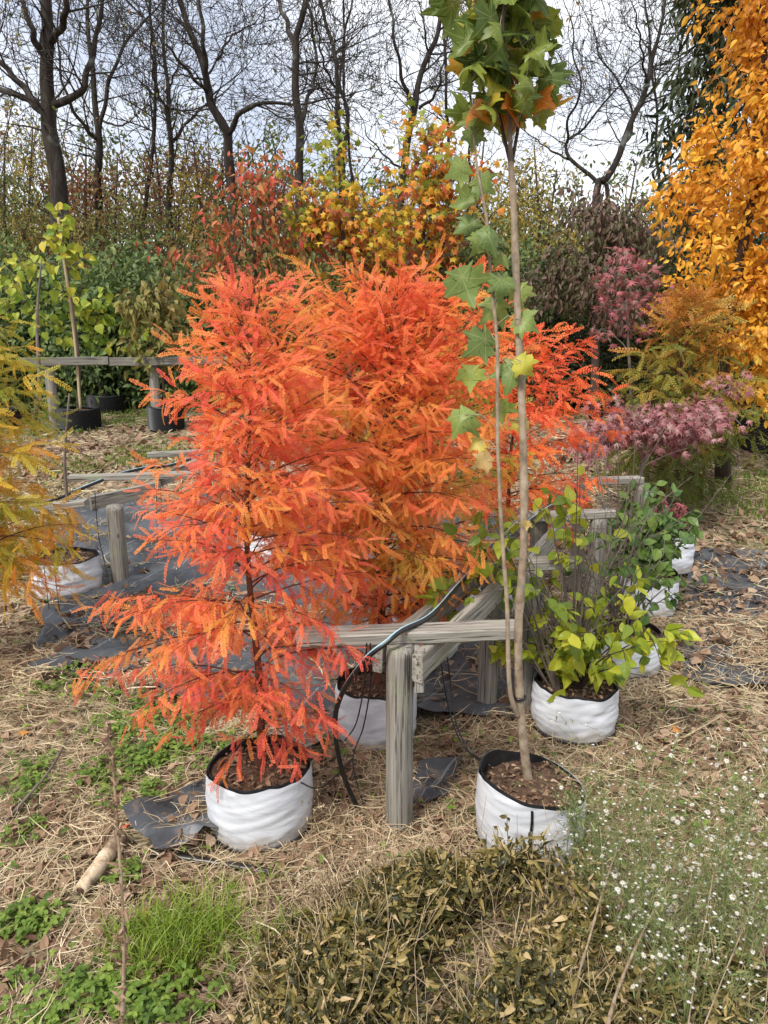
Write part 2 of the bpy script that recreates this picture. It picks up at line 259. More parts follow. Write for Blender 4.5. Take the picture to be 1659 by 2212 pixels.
# ------------------------------------------------------------------ mesh helpers
def tag(o, label=None, cat=None, group=None, kind=None):
    for k, v in (('label', label), ('category', cat), ('group', group), ('kind', kind)):
        if v: o[k] = v
    return o
def thing(name, loc, label, cat, group=None):
    o = bpy.data.objects.new(name, None); COL.objects.link(o); o.location = loc; o.empty_display_size = .1
    return tag(o, label, cat, group)
class MB:
    def __init__(s): s.V = []; s.F = []; s.T = []; s.U = []; s.n = 0
    def add(s, V, faces, tint=None, uv=None):            # faces: list of (m,k) index arrays
        V = np.asarray(V, float).reshape(-1, 3)
        for f in faces: s.F.append(np.asarray(f, int) + s.n)
        s.V.append(V); s.n += len(V)
        s.T.append(np.full(len(V), .5) if tint is None else np.broadcast_to(tint, (len(V),)))
        s.U.append(np.zeros((len(V), 2)) if uv is None else uv)
    def scatter(s, tpl, pos, rot, scale, tint=None):     # tpl: (verts, faces); pos (N,3); rot (N,3,3) columns = x,y,z; scale (N,)
        v, fs = tpl; N = len(pos)
        if not N: return
        scale = np.asarray(scale, float)
        sc = scale[:, None, None] if scale.ndim == 1 else scale[:, None, :]
        V = np.einsum('nij,nkj->nki', rot, v[None] * sc) + pos[:, None, :]
        off = (np.arange(N) * len(v))[:, None, None]
        s.add(V.reshape(-1, 3), [(np.asarray(f)[None] + off).reshape(-1, np.asarray(f).shape[1]) for f in fs],
              None if tint is None else np.repeat(tint, len(v)), np.tile(v[:, :2], (N, 1)))
    def tubes(s, pts, rad, sides=5, tint=None, cap=False):          # pts (N,K,3), rad (N,K)
        pts = np.asarray(pts, float); rad = np.asarray(rad, float)
        if pts.ndim == 2: pts = pts[None]; rad = rad[None]
        N, K, _ = pts.shape
        if not N: return
        tan = unit(np.gradient(pts, axis=1)); mean = unit(pts[:, -1] - pts[:, 0] + 1e-6)
        ref = np.where(np.abs(mean[:, 2:3]) > .8, np.array([[1., .13, 0]]), np.array([[0.05, .1, 1.]]))[:, None, :]
        a = unit(np.cross(tan, ref)); b = np.cross(tan, a)
        th = np.arange(sides) * 2 * PI / sides
        V = pts[:, :, None, :] + rad[:, :, None, None] * (np.cos(th)[None, None, :, None] * a[:, :, None, :] + np.sin(th)[None, None, :, None] * b[:, :, None, :])
        k, j = np.meshgrid(np.arange(K - 1), np.arange(sides), indexing='ij'); j2 = (j + 1) % sides
        q = np.stack([k * sides + j, k * sides + j2, (k + 1) * sides + j2, (k + 1) * sides + j], -1).reshape(-1, 4)
        off = (np.arange(N) * K * sides)[:, None, None]
        fs = [(q[None] + off).reshape(-1, 4)]
        if cap:
            fs.append((np.arange(sides)[None, ::-1] + off[:, 0]).reshape(-1, sides)); fs.append((np.arange(sides)[None] + (K - 1) * sides + off[:, 0]).reshape(-1, sides))
        s.add(V.reshape(-1, 3), fs, None if tint is None else np.repeat(tint, K * sides))
    def build(s, name, m, parent=None, smooth=False, origin=None):
        V = np.concatenate(s.V) if s.V else np.zeros((0, 3)); me = bpy.data.meshes.new(name)
        o0 = np.array(parent.location if parent else (origin if origin is not None else (0, 0, 0)), float)
        V = V - o0
        me.vertices.add(len(V)); me.vertices.foreach_set('co', V.astype(np.float32).ravel())
        nl = sum(f.size for f in s.F); nf = sum(len(f) for f in s.F)
        me.loops.add(nl); me.polygons.add(nf)
        li = np.concatenate([f.ravel() for f in s.F]); tot = np.concatenate([np.full(len(f), f.shape[1]) for f in s.F])
        me.loops.foreach_set('vertex_index', li.astype(np.int32)); st = np.concatenate([[0], np.cumsum(tot)[:-1]])
        me.polygons.foreach_set('loop_start', st.astype(np.int32)); me.polygons.foreach_set('loop_total', tot.astype(np.int32))
        me.polygons.foreach_set('use_smooth', np.full(nf, smooth)); me.update(calc_edges=True)
        a = me.attributes.new('tint', 'FLOAT', 'POINT'); a.data.foreach_set('value', np.concatenate(s.T).astype(np.float32))
        uvl = me.uv_layers.new(name='UVMap'); uvl.data.foreach_set('uv', np.concatenate(s.U)[li].astype(np.float32).ravel())
        me.materials.append(m); o = bpy.data.objects.new(name, me); COL.objects.link(o)
        if parent: o.parent = parent
        elif origin is not None: o.location = origin
        return o
def frames(d, n):
    d = unit(d); x = unit(np.cross(d, n)); z = np.cross(x, d)
    return np.stack([x, d, z], -1)
def rnd(N, s=1.): return RNG.normal(0, s, (N, 3))
def smooth_path(pts, K):
    pts = np.array([list(p) for p in pts], float); n = len(pts)
    if n < 3: return np.array([pts[0] + (pts[-1] - pts[0]) * t for t in np.linspace(0, 1, K)])
    ext = np.vstack([2 * pts[0] - pts[1], pts, 2 * pts[-1] - pts[-2]]); res = []
    for s in np.linspace(0, n - 1 - 1e-6, K):
        i = int(s); t = s - i; a, b, c, d = ext[i], ext[i + 1], ext[i + 2], ext[i + 3]
        res.append(.5 * (2 * b + (c - a) * t + (2 * a - 5 * b + 4 * c - d) * t * t + (3 * b - a - 3 * c + d) * t ** 3))
    return np.array(res)
# leaf templates: base at origin, axis +Y (length 1), width X, normal +Z
def flat_leaf(outline, droop=.25, fold=.15, wave=0):
    o = np.array(outline, float); n = len(o)             # right half, base to tip
    ys = np.concatenate([[0], o[:, 1], [1]]); xs = np.concatenate([[0], o[:, 0], [0]]); V = []
    for x, y in zip(xs, ys): V.append((0, y, 0))
    for x, y in o: V.append((x, y, fold * x + wave * math.sin(y * 9)))
    for x, y in o: V.append((-x, y, fold * x + wave * math.sin(y * 9 + 2)))
    V = np.array(V); V[:, 2] -= droop * V[:, 1] ** 2
    q = []; t = []
    r0 = n + 2; l0 = r0 + n
    t.append((0, r0, 1)); t.append((0, 1, l0)); t.append((n, r0 + n - 1, n + 1)); t.append((n, n + 1, l0 + n - 1))
    for k in range(n - 1):
        q.append((1 + k, r0 + k, r0 + k + 1, 2 + k)); q.append((1 + k, 2 + k, l0 + k + 1, l0 + k))
    return V, [np.array(t)] + ([np.array(q)] if q else [])
OV = [(.16, .12), (.25, .34), (.22, .6), (.1, .84)]
ovate = [flat_leaf(OV, d, f, wv) for d, f, wv in ((.15, .25, .01), (.4, .3, .02), (.6, .15, .0), (-.1, .5, .03))]
curly = [flat_leaf([(a * .75, b) for a, b in OV], d, f, wv) for d, f, wv in ((.9, .9, .04), (.5, 1.4, .02), (1.3, .4, .05), (-.5, .8, .03), (.2, .3, .03))]
OV2 = [(.24, .3), (.19, .65)]
ovate_lo = [flat_leaf(OV2, d, f) for d, f in ((.15, .3), (.45, .2), (.7, .5))]
heart = [flat_leaf([(.3, -.08), (.48, .15), (.42, .45), (.2, .75)], d, f) for d, f in ((.15, .2), (.35, .35))]
lance = [flat_leaf([(.13, .2), (.14, .5), (.07, .8)], d, f) for d, f in ((.3, .3), (.7, .3), (1., .2))]
def lobed(tips, notch, teeth=False, droop=.3, curl=0., seed=0):
    r = random.Random(seed); pts = []                     # tips: (angle from +Y, length); outline starts at petiole
    for q, (a, l) in enumerate(tips):
        ar = math.radians(a)
        if teeth:
            for da, ll in ((-17, .70), (-11, .66), (-8, .82), (0, 1), (8, .82), (11, .66), (17, .70)):
                aa = math.radians(a + da * r.uniform(.8, 1.2)); pts.append((math.sin(aa) * l * ll, math.cos(aa) * l * ll))
        else:
            for da, ll in ((-8, .55), (0, 1), (8, .55)):
                aa = math.radians(a + da); pts.append((math.sin(aa) * l * ll, math.cos(aa) * l * ll))
        if q < len(tips) - 1:
            a2 = math.radians((a + tips[q + 1][0]) / 2); pts.append((math.sin(a2) * notch, math.cos(a2) * notch))
    cy = .32 if teeth else .2; o_ = np.array(pts); V = [(0, cy)]
    for f_ in (.36, .7, 1.): V += [tuple(p_) for p_ in (np.array([0, cy]) * (1 - f_) + o_ * f_)]
    n = len(pts); V = np.array(V, float); rr = np.hypot(V[:, 0], V[:, 1] - cy); V = np.c_[V, np.zeros(len(V))]
    V[:, 2] = -droop * rr ** 2 + curl * V[:, 0] ** 2 + .09 * np.sin(V[:, 0] * 8 + seed) * rr + .09 * np.cos(V[:, 1] * 7 + seed * 2) * rr
    tri = [(0, k + 2, k + 1) for k in range(n)]; tri[-1] = (0, 1, n); q = []
    for ring in (0, 1):
        for k in range(n): a = 1 + ring * n + k; b = 1 + ring * n + (k + 1) % n; q.append((a, b, b + n, a + n))
    # close the petiole notch: the first and last outline points meet at the base
    return V, [np.array(tri), np.array(q)]
MT = [(-128, .42), (-68, .72), (0, .85), (68, .72), (128, .42)]
MT = [(-120, .45), (-55, .78), (0, .92), (55, .78), (120, .45)]
maple_t = [lobed(MT, .54, True, d, c, s) for d, c, s in ((.15, .2, 1), (.45, .7, 2), (.7, -.8, 3), (.4, -1.3, 4), (.9, .8, 5), (-.3, 1.1, 6))]
maple_lo = [lobed(MT, .4, False, d, c, s) for d, c, s in ((.2, 0, 1), (.4, .4, 2), (.3, -.6, 3))]
jap_t = [lobed([(-110, .4), (-70, .7), (-34, .9), (0, 1), (34, .9), (70, .7), (110, .4)], .22, False, d, 0, s) for d, s in ((.3, 1), (.6, 2))]
def frond(n, droop=.25, wid=.17, seed=0):
    r = random.Random(seed); V = []; Q = []
    def quad(*p):
        k = len(V); V.extend(p); Q.append((k, k + 1, k + 2, k + 3))
    for a, b in ((0, .5), (.5, 1)): quad((-.008, a, 0), (.008, a, 0), (.005, b, 0), (-.005, b, 0))
    for k in range(n):
        t = (k + .7) / n; l = wid * min(1, .45 + t * 2.2) * min(1, (1.13 - t) * 3.2) ** .6 * r.uniform(.72, 1.12); w = .78 / n
        for sg in (-1, 1):
            a = math.radians(r.uniform(48, 66)); dx, dy = math.sin(a) * sg, math.cos(a); nx, ny = dy, -dx; zz = -r.uniform(0, .25) * l
            y0 = t + (0 if sg > 0 else .3 / n)
            quad((0, y0, 0), (dx * l * .5 + nx * w * .5, y0 + dy * l * .5 + ny * w * .5, zz * .3), (dx * l, y0 + dy * l, zz), (dx * l * .5 - nx * w * .5, y0 + dy * l * .5 - ny * w * .5, zz * .3))
    V = np.array(V); V[:, 2] -= droop * V[:, 1] ** 2
    return V, [np.array(Q)]
frond_hi = [frond(14, d, wd_, s) for d, wd_, s in ((.1, .13, 1), (.35, .15, 2), (.6, .12, 3), (-.15, .14, 4))]
frond_lo = [frond(8, d, .16, s) for d, s in ((.1, 4), (.4, 5))]
def put(mb, tpls, pos, d, n, scale, tint):
    pick = RNG.integers(0, len(tpls), len(pos)); R = frames(d, n)
    scale = np.asarray(scale, float)
    for k, t in enumerate(tpls):
        m = pick == k
        mb.scatter(t, pos[m], R[m], scale[m], tint[m])
# ------------------------------------------------------------------ ground sheet
def ground():
    a = np.sinh(np.linspace(-7, 7, 340)); xs = a / np.sinh(7) * 450
    b = np.linspace(0, 1, 420); ys = -6 + 22 * b + 434 * b ** 9
    b2 = np.concatenate([np.linspace(-5, 14, 300), 14 + np.cumsum(np.linspace(.1, 9, 90))]); ys = np.concatenate([[-300, -60], b2])
    xs = np.concatenate([[-450, -120, -40, -15], np.linspace(-8, 8, 260), [15, 40, 120, 450]])
    X, Y = np.meshgrid(xs, ys, indexing='ij'); Z = gz(X, Y); nx, ny = X.shape
    i, j = np.meshgrid(np.arange(nx - 1), np.arange(ny - 1), indexing='ij'); i = i.ravel(); j = j.ravel()
    mb = MB(); mb.add(np.stack([X, Y, Z], -1).reshape(-1, 3), [np.stack([i * ny + j, (i + 1) * ny + j, (i + 1) * ny + j + 1, i * ny + j + 1], -1)])
    tag(mb.build('ground', M['ground'], smooth=True), kind='structure', label='straw and leaf covered nursery ground')
ground()
# ------------------------------------------------------------------ landscape cloth
MATS = []
def cloth(name, corners, label, n=(60, 50), amp=.02, lift=.012, group=None, inset=0):
    A, B, C_, D = [np.array(G(*c)) for c in corners]     # near left, near right, far right, far left
    s, t = np.meshgrid(np.linspace(0, 1, n[0]), np.linspace(0, 1, n[1]), indexing='ij'); s = s[..., None]; t = t[..., None]
    Pm = (A * (1 - s) + B * s) * (1 - t) + (D * (1 - s) + C_ * s) * t
    x = Pm[..., 0] + .26 * (fb(Pm[..., 0] * 2.2, Pm[..., 1] * 2.2 + 5) - .5) * min(1, np.linalg.norm(B - A)) ** 3; y = Pm[..., 1] + .42 * (fb(Pm[..., 0] * 2.6 + 9, Pm[..., 1] * 2) - .5) * min(1, np.linalg.norm(B - A)) ** 3
    rid = 1 - np.abs(2 * fb(x * 2.3 + y * .9 + 3, y * 3.4 - x, 3) - 1)
    z = gz(x, y) + lift + amp * np.clip(rid - .55, 0, 1) * 3.5 + .003 * vn(x * 25, y * 25)
    ny = n[1]; i, j = np.meshgrid(np.arange(n[0] - 1), np.arange(ny - 1), indexing='ij'); i = i.ravel(); j = j.ravel()
    q = np.stack([i * ny + j, (i + 1) * ny + j, (i + 1) * ny + j + 1, i * ny + j + 1], -1)
    mb = MB(); mb.add(np.stack([x, y, z], -1).reshape(-1, 3), [q])
    o = mb.build(name, M['cloth'], smooth=True, origin=(A + C_) / 2); tag(o, label, 'ground cloth', group)
    MATS.append([p[:2] for p in (A, B, C_, D)])
def in_quad(x, y, q):
    ins = np.ones(len(x), bool)
    for k in range(4):
        a, b = q[k], q[(k + 1) % 4]; ins &= ((b[0] - a[0]) * (y - a[1]) - (b[1] - a[1]) * (x - a[0])) > 0
    return ins
cloth('weed_mat', [(60, 1470), (1140, 1575), (1150, 1120), (150, 1085)], 'wide black woven weed mat stretched between the two wooden racks', (150, 130), .035)
cloth('weed_mat', [(1480, 1480), (1760, 1500), (1700, 1200), (1490, 1195)], 'straw covered black weed mat at the far right beside the white bags', (60, 60), .015)
cloth('weed_mat', [(338, 1880), (500, 1822), (478, 1672), (268, 1790)], 'loose black fabric flap lying beside the front white grow bag', (60, 50), .05, .022)
cloth('weed_mat', [(880, 1760), (960, 1740), (1000, 1650), (905, 1665)], 'small scrap of black fabric behind the thick front post', (30, 20), .02, .014)
cloth('weed_mat', [(560, 1600), (700, 1640), (730, 1520), (600, 1500)], 'crumpled fabric edge poking out behind the flame orange tree pot', (40, 30), .05, .02)
# ------------------------------------------------------------------ grow bags
POTS = []
def grow_bag(c, R, H, label, tilt=(0, 0), seam=None, fold=True, seed=0, group='white grow bags on the ground', dip=.04):
    root = thing('grow_bag', c, label, 'grow bag', group); POTS.append((c.x, c.y, R + .02))
    A, K = 110, 34; th = np.arange(A) * 2 * PI / A; rn = random.Random(seed); wr_ = .3 if seed in (1, 2) else .75
    def rim(t): return H + tilt[0] * np.cos(t) + tilt[1] * np.sin(t) + dip * .5 * (fb(np.cos(t) * 1.3 + seed * 3, np.sin(t) * 1.3 + seed) - .5) * 2 + .003 * np.sin(t * 5 + seed)
    def shell(r0, z0, z1f, inner=False):
        V = []
        for k in range(K):
            u = k / (K - 1); zt = z1f(th); z = z0 + (zt - z0) * u
            lob = .03 * (fb(np.cos(th) * 1.2 + seed, np.sin(th) * 1.2 - seed) - .5) * 2
            wr = wr_ * .011 * (vn(z * 42 + 3 * np.cos(th + seed), np.cos(th * 1.0) * 3 + seed * 5 + z * 10) - .5) + .004 * (vn(z * 85 + 2 * np.sin(th * 2), np.sin(th) * 5 + seed) - .5)
            bulge = .005 * math.sin(PI * u) - .003 * (1 - u) ** 6
            r = r0 * (1 + lob * .6) + (wr if not inner else 0) + bulge - (.004 if inner else 0)
            V.append(np.stack([c.x + r * np.cos(th), c.y + r * np.sin(th), c.z + z], -1))
        V = np.concatenate(V); k, j = np.meshgrid(np.arange(K - 1), np.arange(A), indexing='ij'); j2 = (j + 1) % A
        q = np.stack([k * A + j, k * A + j2, (k + 1) * A + j2, (k + 1) * A + j], -1).reshape(-1, 4)
        return V, q
    V, q = shell(R, .012, rim); mb = MB(); mb.add(V, [q]); mb.build('fabric_wall', M['bag'], root, True)
    V, q = shell(R - .006, .05, lambda t: rim(t) + .006, True); mb = MB(); mb.add(V, [q[:, ::-1]]); mb.build('black_lining', M['black'], root, True)
    mb = MB(); rr = np.linspace(0, R - .008, 14); X = []                # soil surface
    zs = min(float(np.min(rim(th))) - .004, H - .03)
    for r in rr: X.append(np.stack([c.x + r * np.cos(th), c.y + r * np.sin(th), c.z + zs + .02 * (1 - (r / R) ** 2) + .03 * (fb(r * np.cos(th) * 22 + seed, r * np.sin(th) * 22) - .5)], -1))
    X = np.concatenate(X); k, j = np.meshgrid(np.arange(13), np.arange(A), indexing='ij'); j2 = (j + 1) % A
    mb.add(X, [np.stack([k * A + j, (k + 1) * A + j, (k + 1) * A + j2, k * A + j2], -1).reshape(-1, 4)]); so_ = mb.build('soil', M['soil'], root, True)
    n = 160; a = RNG.uniform(0, 2 * PI, n); r = np.sqrt(RNG.random(n)) * (R - .03); mb = MB()
    pos = np.stack([c.x + r * np.cos(a), c.y + r * np.sin(a), np.full(n, c.z + zs + .022)], -1); d = rnd(n); d[:, 2] *= .25
    put(mb, ovate_lo, pos, d, rnd(n, .3) + [0, 0, 1], RNG.uniform(.012, .035, n), RNG.random(n)); tag(mb.build('bark_mulch', M['litter'], root), kind='stuff')
    mb = MB(); t2 = th[::2]; ring = np.stack([c.x + (R * (1 + .018 * (fb(np.cos(t2) * 1.2 + seed, np.sin(t2) * 1.2 - seed) - .5) * 2) - .008) * np.cos(t2), c.y + (R - .008) * np.sin(t2), np.full(len(t2), c.z + .008)], -1); ring = np.vstack([ring, ring[:1]])
    mb.tubes(ring, np.full(len(ring), .011), 6); mb.build('black_base_hem', M['black'], root, True)
    if seam is not None:
        zz = np.linspace(.02, H - .01 + tilt[0] * math.cos(seam) + tilt[1] * math.sin(seam), 12); lb_ = .036 * float(fb(math.cos(seam) * 1.2 + seed, math.sin(seam) * 1.2 - seed) - .5) * R; p = [(c.x + (R + lb_ + .006 + .005 * math.sin(PI * z / H)) * math.cos(seam + .01 * math.sin(z * 40)), c.y + (R + lb_ + .006 + .005 * math.sin(PI * z / H)) * math.sin(seam), c.z + z) for z in zz]
        mb = MB(); mb.tubes(p, np.full(12, .0042), 5); mb.build('seam', M['tube'], root, True)
    return root, c.z + zs + .01
def bagc(px, py_front, R): g = G(px, py_front); q = g3(g.x * (1 + R / max(g.y, 1)), g.y + R); return q
c1 = bagc(568, 1850, .178); _, s1 = grow_bag(c1, .178, .228, 'clean white grow bag holding the flame orange cypress, its front rim sagging', (0.0, .0), None, seed=1, dip=.05)
c2 = bagc(1137, 1885, .178); _, s2 = grow_bag(c2, .178, .228, 'white grow bag with a dark vertical seam holding the tall maple sapling', (-.032, -.004), -1.75, seed=2, dip=.02)
c3 = bagc(813, 1628, .175); _, s3 = grow_bag(c3, .172, .24, 'white grow bag half hidden behind the thick front post', seed=3)
c4 = bagc(1235, 1620, .178); _, s4 = grow_bag(c4, .178, .205, 'creased white grow bag holding the lime yellow shrub', seed=4)
c5 = bagc(1345, 1474, .178); _, s5 = grow_bag(c5, .178, .195, 'wrinkled white grow bag just behind the lime yellow shrub', seed=5)
c6 = bagc(1392, 1340, .175); _, s6 = grow_bag(c6, .178, .25, 'white grow bag under the dark green leafy shrub', seed=6)
c7 = bagc(1435, 1252, .175); _, s7 = grow_bag(c7, .175, .27, 'furthest white grow bag on the right with black inside rim', seed=7)
c8 = bagc(918, 1448, .178); _, s8 = grow_bag(c8, .175, .24, 'white grow bag in the middle of the weed mat below the slanting rails', seed=8)
c9 = bagc(1078, 1338, .178); _, s9 = grow_bag(c9, .18, .25, 'white grow bag seen behind the maple stem and the second crossbar', seed=9)
c10 = bagc(152, 1306, .205); _, s10 = grow_bag(c10, .215, .245, 'wide white grow bag at the left edge beside the grey wooden post', (.0, .0), seed=10)
c11 = bagc(585, 1235, .18); _, s11 = grow_bag(c11, .2, .24, 'white grow bag rim glimpsed through the orange foliage', seed=11)
# ------------------------------------------------------------------ black mesh pots
def mesh_pot(c, R, H, label, seed=0, group='black air pots on the bank'):
    root = thing('mesh_pot', c, label, 'plant pot', group); POTS.append((c.x, c.y, R + .02))
    A, K = 72, 22; V = []; th = np.arange(A) * 2 * PI / A
    for k in range(K):
        z = H * k / (K - 1)
        r = R * (1 + .03 * math.sin(z * 9)) + .007 * (((np.arange(A) + k) % 2) * 2 - 1) + .01 * (fb(np.cos(th) + seed, np.sin(th)) - .5)
        V.append(np.stack([c.x + r * np.cos(th), c.y + r * np.sin(th), np.full(A, c.z + z) + .01 * np.sin(th * 3 + seed)], -1))
    V = np.concatenate(V); k, j = np.meshgrid(np.arange(K - 1), np.arange(A), indexing='ij'); j2 = (j + 1) % A
    q = np.stack([k * A + j, k * A + j2, (k + 1) * A + j2, (k + 1) * A + j], -1).reshape(-1, 4)
    mb = MB(); mb.add(V, [q]); mb.build('dimpled_wall', M['black'], root)
    mb = MB(); ring = np.stack([c.x + R * np.cos(th), c.y + R * np.sin(th), np.full(A, c.z + H) + .01 * np.sin(th * 3 + seed)], -1); ring = np.vstack([ring, ring[:1]])
    mb.tubes(ring, np.full(len(ring), .010), 6); mb.build('rim', M['black'], root, True)
    mb = MB(); X = [np.stack([c.x + r * np.cos(th), c.y + r * np.sin(th), c.z + H - .035 + .02 * fb(r * np.cos(th) * 20, r * np.sin(th) * 20)], -1) for r in np.linspace(0, R - .005, 8)]
    X = np.concatenate(X); k, j = np.meshgrid(np.arange(7), np.arange(A), indexing='ij'); j2 = (j + 1) % A
    mb.add(X, [np.stack([k * A + j, (k + 1) * A + j, (k + 1) * A + j2, k * A + j2], -1).reshape(-1, 4)]); mb.build('soil', M['soil'], root, True)
    return root
b1 = bagc(174, 936, .23); mesh_pot(b1, .235, .23, 'black mesh pot holding the staked yellow heart leaved sapling', 1)
b2 = bagc(232, 896, .24); mesh_pot(b2, .25, .24, 'black mesh pot behind the staked one, holding a crooked sapling', 2)
b3 = bagc(361, 936, .2); mesh_pot(b3, .2, .27, 'black mesh pot on its own beside the rear fence post', 3)
b4 = bagc(30, 925, .2); mesh_pot(b4, .2, .22, 'black mesh pot cut off behind the olive foliage at the left edge', 4)
b5 = bagc(1655, 985, .3); mesh_pot(b5, .34, .36, 'large black tub under the golden tree at the right edge', 5)
# ------------------------------------------------------------------ wooden racks
def board(name, p0, p1, wd, ht, parent, seed=0):          # a sawn board: wd across, ht tall; long axis local X
    p0 = Vector(p0); p1 = Vector(p1); d = p1 - p0; Ln = d.length; n = max(4, int(Ln / .06)); rn = random.Random(seed)
    V = []; bev = min(wd, ht) * .12
    prof = [(-wd / 2 + bev, -ht / 2), (wd / 2 - bev, -ht / 2), (wd / 2, -ht / 2 + bev), (wd / 2, ht / 2 - bev), (wd / 2 - bev, ht / 2), (-wd / 2 + bev, ht / 2), (-wd / 2, ht / 2 - bev), (-wd / 2, -ht / 2 + bev)]
    for k in range(n + 1):
        x = Ln * k / n - Ln / 2; wz = .004 * math.sin(x * 3 + seed) + rn.uniform(-.0012, .0012); e_ = rn.uniform(-.004, .004) if k in (0, n) else 0
        for a, b in prof: V.append((x + e_ + rn.uniform(-.001, .001), a + rn.uniform(-.001, .001), b + wz + rn.uniform(-.0012, .0012)))
    m = len(prof); q = [(k * m + j, (k + 1) * m + j, (k + 1) * m + (j + 1) % m, k * m + (j + 1) % m) for k in range(n) for j in range(m)]
    mb = MB(); mb.add(V, [np.array(q), np.array([list(range(m))]), np.array([[n * m + j for j in range(m)][::-1]])])
    o = mb.build(name, M['wood_f'] if 'fence' in parent.name else M['wood_x']); x = d.normalized(); up = Vector((0, 0, 1)) if abs(x.z) < .9 else Vector((0, 1, 0)); y = up.cross(x).normalized(); z = x.cross(y)
    o.parent = parent; R3 = Matrix((x, y, z)).transposed().to_4x4(); o.matrix_basis = Matrix.Translation((p0 + p1) / 2 - parent.location) @ R3
    return o
def post(base, top, r, parent, seed=0, name='post'):
    base = Vector(base); top = Vector(top); n = 26; A = 22; V = []; th = np.arange(A) * 2 * PI / A
    for k in range(n + 1):
        u = k / n; c = base.lerp(top, u); rr = r * (1 + .04 * (1 - u)) * (1 + .035 * (fb(np.cos(th) * 2 + seed, np.sin(th) * 2 + u * 1.5) - .5) + .02 * (vn(th * 7 + seed, u * 1.2) - .5))
        if k == n: rr = rr * .93
        V.append(np.stack([c.x + rr * np.cos(th), c.y + rr * np.sin(th), np.full(A, c.z) + (.004 * np.sin(th) if k >= n - 1 else 0)], -1))
    V = np.concatenate(V + [np.array([list(top)])]); k, j = np.meshgrid(np.arange(n), np.arange(A), indexing='ij'); j2 = (j + 1) % A
    q = np.stack([k * A + j, k * A + j2, (k + 1) * A + j2, (k + 1) * A + j], -1).reshape(-1, 4)
    t = [(n * A + j, n * A + (j + 1) % A, (n + 1) * A) for j in range(A)]
    mb = MB(); mb.add(V, [q, np.array(t)]); o = mb.build(name, M['wood_z'], parent, True); return o
def rack(label, spots, bars, rails, posts_r, group='weathered wooden racks'):
    root = thing('wooden_rack', spots[0][0], label, 'rack', group)
    for k, (b, zt) in enumerate(spots): post(b - Vector((0, 0, .03)), Vector((b.x, b.y, zt)), posts_r, root, k)
    for k, (a, b) in enumerate(bars): board('crossbar', a, b, .09, .042, root, k + 10)
    for k, (a, b) in enumerate(rails): board('rail', a, b, .036, .095, root, k + 30)
    return root
ZT = .70
pA = G(862, 1793); pB = P(1148, 1235, 3.3); pB = g3(pB.x, 3.3); pC = g3(P(1288, 1125, 4.2).x, 4.2); pD = g3(P(1372, 1050, 5.2).x, 5.2)
zA = P(862, 1395, pA.y).z; zb = zA + .021
def bar(pxl, pyl, pxr, pyr, z):                          # endpoints where the two image points meet height z
    o = []
    for px, py in ((pxl, pyl), (pxr, pyr)):
        d = ray(px, py); s = (z - CAM_H) / d.z; o.append(Vector((d.x * s, d.y * s, z)))
    return o
bars1 = [tuple(bar(640, 1378, 1118, 1357, zb)), tuple(bar(845, 1222, 1240, 1214, zb + .0)), tuple(bar(1150, 1115, 1322, 1108, zb + .02)), tuple(bar(1262, 1040, 1385, 1037, zb + .06))]
yB = (bars1[1][0].y + bars1[1][1].y) / 2; pB = g3(P(1062, 1235, yB).x, yB); yC = (bars1[2][0].y + bars1[2][1].y) / 2; pC = g3(P(1165, 1125, yC).x, yC); yD = (bars1[3][0].y + bars1[3][1].y) / 2; pD = g3(P(1255, 1050, yD).x, yD)
def side_rails(a, b, za, zb_, off):
    d = (Vector((b.x, b.y, 0)) - Vector((a.x, a.y, 0))).normalized(); s = Vector((-d.y, d.x, 0)) * off
    return (Vector((a.x, a.y, za)) + s - d * .02, Vector((b.x, b.y, zb_)) + s + d * .02)
hz = .05
rails1 = [side_rails(pA, pB, zA - hz, zA - hz, .072), side_rails(pA, pB, zA - hz, zA - hz, -.072), side_rails(pB, pC, zA - hz, zA - hz + .02, .108), side_rails(pB, pC, zA - hz, zA - hz + .02, -.108), side_rails(pC, pD, zA - hz + .02, zA - hz + .06, .072)]
qx = lambda px, Y_: g3(P(px, 1200, Y_).x, Y_)
rk = rack('grey weathered wooden rack of T shaped posts running back from the centre to the right', [(pA, zA), (pB, zA), (pC, zA + .02), (pD, zA + .06), (qx(1148, yB), zA), (qx(1288, yC), zA + .02), (qx(1375, yD), zA + .06)], bars1, rails1, .045)
blk = board('cleat', Vector((pA.x + .062, pA.y - .03, zA - .14)), Vector((pA.x + .062, pA.y - .03, zA)), .03, .045, rk, 77)
pL = g3(G(262, 1262).x, G(262, 1262).y); zL = P(258, 1078, pL.y).z
barsL = [(P(-60, 1112, pL.y - .12), P(188, 1085, pL.y - .1)), tuple(bar(150, 1032, 418, 1024, zL + .085)), tuple(bar(318, 982, 445, 976, zL + .12))]
pM = g3(P(440, 985, 6.4).x, 6.4); pN = g3(P(-30, 1100, 4.6).x - .3, 4.5)
railsL = [(P(196, 1086, pL.y + .03), P(345, 1052, pL.y + .42)), (P(345, 1035, pL.y + .46), P(450, 995, pL.y + 1.5))]
rack('grey weathered wooden rack at the left with a mossy round post', [(pL, P(262, 1086, pL.y).z - .02), (pM, P(440, 985, 6.4).z), (pN, P(-60, 1112, pL.y - .12).z)], barsL, railsL, .056)
for k_, (dx, dy) in enumerate(((-.018, .004), (.02, -.006))):
    mb = MB(); zt_ = zb + .0235; mb.tubes([(pA.x + dx, pA.y + dy, zt_ - .004), (pA.x + dx, pA.y + dy, zt_)], [.0035, .0035], 8, cap=True); mb.build('nail', M['bark_red'], rk)
